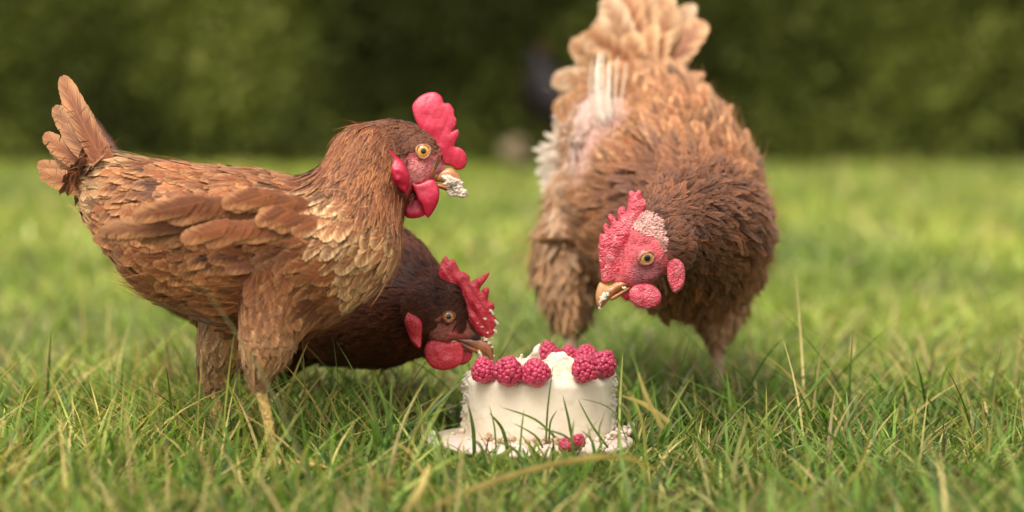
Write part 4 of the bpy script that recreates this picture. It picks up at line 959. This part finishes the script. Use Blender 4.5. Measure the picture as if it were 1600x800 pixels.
for (x0, y0, x1, y1, cu, c) in [(936, 202, 893, 135, .9, (.62, .48, .34)), (941, 194, 903, 120, .8, (.80, .66, .48)), (946, 194, 915, 112, .5, (.85, .72, .54)), (950, 188, 929, 108, .3, (.78, .62, .44)), (955, 190, 943, 120, .2, (.84, .68, .50)), (961, 184, 958, 112, .1, (.70, .50, .32)), (968, 186, 974, 122, 0, (.76, .56, .38)), (944, 200, 912, 146, .5, (.40, .30, .22)), (954, 196, 940, 148, .3, (.84, .70, .52))]:
    a = P(x0, y0, 1.995); b = P(x1, y1, 2.06); L = (b - a).length; dn = (b - a).normalized()
    g = plume_geo(np.zeros((1, 3)), np.array([dn[:]]), np.array([(-cF)[:]]), np.array([L]), np.array([random.uniform(.0008, .0017)]), np.array([[v * .6 for v in c]]), np.array([c]), np.array([-.5]), 'vane', np.array([cu * .4]))
    f = link('quill', npmesh('quill', g[0], g[1], 4, True, g[2], dict(base=g[3], edge=g[4])), M['feather'], hC); f.location = a - hCl
n = 420; o_, dd, nn = [], [], []
for k in range(n):
    t = RNG.random(); x = 885 - 22 * math.sin(t * 3.1) + RNG.normal(0, 6); y = 205 + 110 * t; o_.append(P(x + 14, y, 2.14 + RNG.normal(0, .012))[:])
    dd.append((cR * (-.75 + RNG.normal(0, .25)) - cU * (.35 + RNG.normal(0, .4)) - cF * RNG.normal(0, .4))[:]); nn.append((-cF + cR * RNG.normal(0, .3))[:])
cb = np.tile([.72, .55, .38], (n, 1)) * RNG.normal(1, .15, (n, 1)); ce = np.tile([.92, .80, .64], (n, 1)) * RNG.normal(1, .1, (n, 1))
g = plume_geo(np.array(o_), np.array(dd), np.array(nn), RNG.uniform(.012, .026, n), RNG.uniform(.0015, .0035, n), cb, ce, RNG.normal(.5, .3, n), 'hackle', RNG.normal(0, .2, n))
f = link('flank_fluff', npmesh('flank_fluff', g[0] - np.array(hCl), g[1], 4, True, g[2], dict(base=g[3], edge=g[4])), M['feather'], hC); tag(f, 'whitish fluff on the rear flank', kind='stuff')
c_ = P(945, 465, 1.71)
o = cream_mass('cake_crumb', [(P(943, 465, 1.7122), .0022, .0034, .0009, .6), (P(949, 460, 1.7118), .0012, .0016, .0008, 0), (P(938, 473, 1.7125), .0009, .0018, .0008, .2), (P(976, 450, 1.7112), .0018, .0008, .0008, .3), (P(937, 482, 1.714), .0010, .0008, .0007, 0)], None, c_, .8, 4); o.location = c_; tag(o, 'wet cream specks on the beak of the light ginger hen', 'crumb')

# black hen far back by the hedge
palD = dict(mat='feather_dark', skin=(.05, .03, .03), leg=(.06, .05, .05), grav=.2, var=.3, cols=[((.010, .007, .006), (.024, .016, .013))])
D = 7.2
def dn(x, y, rl, rv, L=40): return (x - 13, y, D, rl * 1.2, rv * 1.1, L, 9, 16, 10, 0)
headD = dict(d=D, blobs=[(845, 84, 0, 11, 9, 7, 0), (838, 88, 0, 8, 5, 4, 0)], inflated=[
   dict(name='comb', mat='comb_red', out=0, T=1.2, R=2.5, h=1.2, wav=0, label='small dull red comb', outline=[(838, 82), (839, 75), (842, 78), (845, 72), (848, 77), (851, 72), (853, 79), (852, 84)])], eyes=[(843, 84, 6, 1.6, 0, 0, .9)])
hen('hen', 'black hen far back by the hedge, out of focus', [dn(848, 86, 10, 11, 18), dn(858, 108, 16, 20, 30), dn(868, 145, 30, 38), dn(895, 165, 36, 42), dn(930, 155, 30, 34), dn(955, 130, 16, 20)],
    [dict(thigh=[(880, 190, D, 18, 18, 25, 8, 14, 10, 0), (876, 218, D, 9, 9, 20, 7, 12, 10, 0)], shank=[(876, 218, D, 4, 4, 5, 2, 5, 5, 0), (874, 268, D, 3.5, 3.5, 5, 2, 5, 5, 0)]), dict(thigh=[(905, 190, D + .06, 18, 18, 25, 8, 14, 10, 0), (903, 218, D + .06, 9, 9, 20, 7, 12, 10, 0)], shank=[(903, 218, D + .06, 4, 4, 5, 2, 5, 5, 0), (901, 266, D + .06, 3.5, 3.5, 5, 2, 5, 5, 0)])],
    headD, palD, group='hens in the background', voxel=.006, seed=24, near=False, downmul=.2)

# ================================================================== HEDGE
RNG = np.random.default_rng(40)
hedge = empty('hedge', (0, 5.9, 0)); tag(hedge, 'dense dark olive green hedge closing the back of the lawn', 'hedge')
def hsurf(u, v):           # x along, v height -> depth offset
    return .11 * fbm(np.stack([u * 1.1, v * 1.6, np.zeros_like(u)], -1), 3)
nx_, nz2 = 150, 50; uu, vv = np.meshgrid(np.linspace(-6, 6, nx_), np.linspace(0, 2.4, nz2))
dep = 7.55 - CAKE_C.y * 0 - hsurf(uu, vv) + .5 * np.clip(vv - 1.7, 0, 9) ** 2 - 7.4
idx = np.arange(nx_ * nz2).reshape(nz2, nx_); F = np.stack([idx[:-1, :-1], idx[:-1, 1:], idx[1:, 1:], idx[1:, :-1]], -1).reshape(-1, 4)
Vf = np.stack([uu, dep, vv], -1).reshape(-1, 3); Vb = Vf.copy(); Vb[:, 1] = 1.6
core = npmesh('core', np.concatenate([Vf, Vb]), np.concatenate([F, F[:, ::-1] + len(Vf)]), 4, True, None, dict(base=np.tile([.04, .045, .010], (2 * len(Vf), 1)))); tag(link('core', core, M['hedge'], hedge), kind='stuff')
n = 110000; u = RNG.uniform(-3.6, 3.6, n); v = RNG.uniform(0.0, 1.9, n)
dens_ = fbm(np.stack([u * 3.2, v * 3.2, np.zeros(n)], -1), 3); kp = RNG.random(n) < .85 + .35 * dens_; u, v = u[kp], v[kp]; n = len(u)
q = np.stack([u, 7.55 - 7.4 - hsurf(u, v) + .5 * np.clip(v - 1.7, 0, 9) ** 2 - RNG.uniform(0, .16, n), v], 1)
dd = unit(RNG.normal(0, .7, (n, 3)) + np.array([0, -.8, .35])); tint = fbm(np.stack([u * 2.0, v * 2.6, np.full(n, 9.)], -1), 3)[:, None]
c = np.array([.135, .15, .028]) * (1 + .95 * tint).clip(.38, 2) * RNG.normal(1, .25, (n, 1)); c = c.clip(.004, .34)
V, F, C = strands(q, dd, RNG.uniform(.025, .055, n), RNG.uniform(.006, .012, n), c, RNG.normal(0, .2, (n, 3)), 2)
lf = link('foliage', npmesh('foliage', V, F, 4, True, None, dict(base=C)), M['hedge'], hedge); tag(lf, kind='stuff')
# pale stone and dry litter at the hedge foot
RNG = np.random.default_rng(8)
p = P(806, 240, 7.4); p.z = .05; st = lumps('stone', [(p, .045), (p + Vector((.01, 0, .035)), .035)], M['stone'], None, p, 3, .25); st.location = p; tag(st, 'pale stone at the foot of the hedge, out of focus', 'stone')
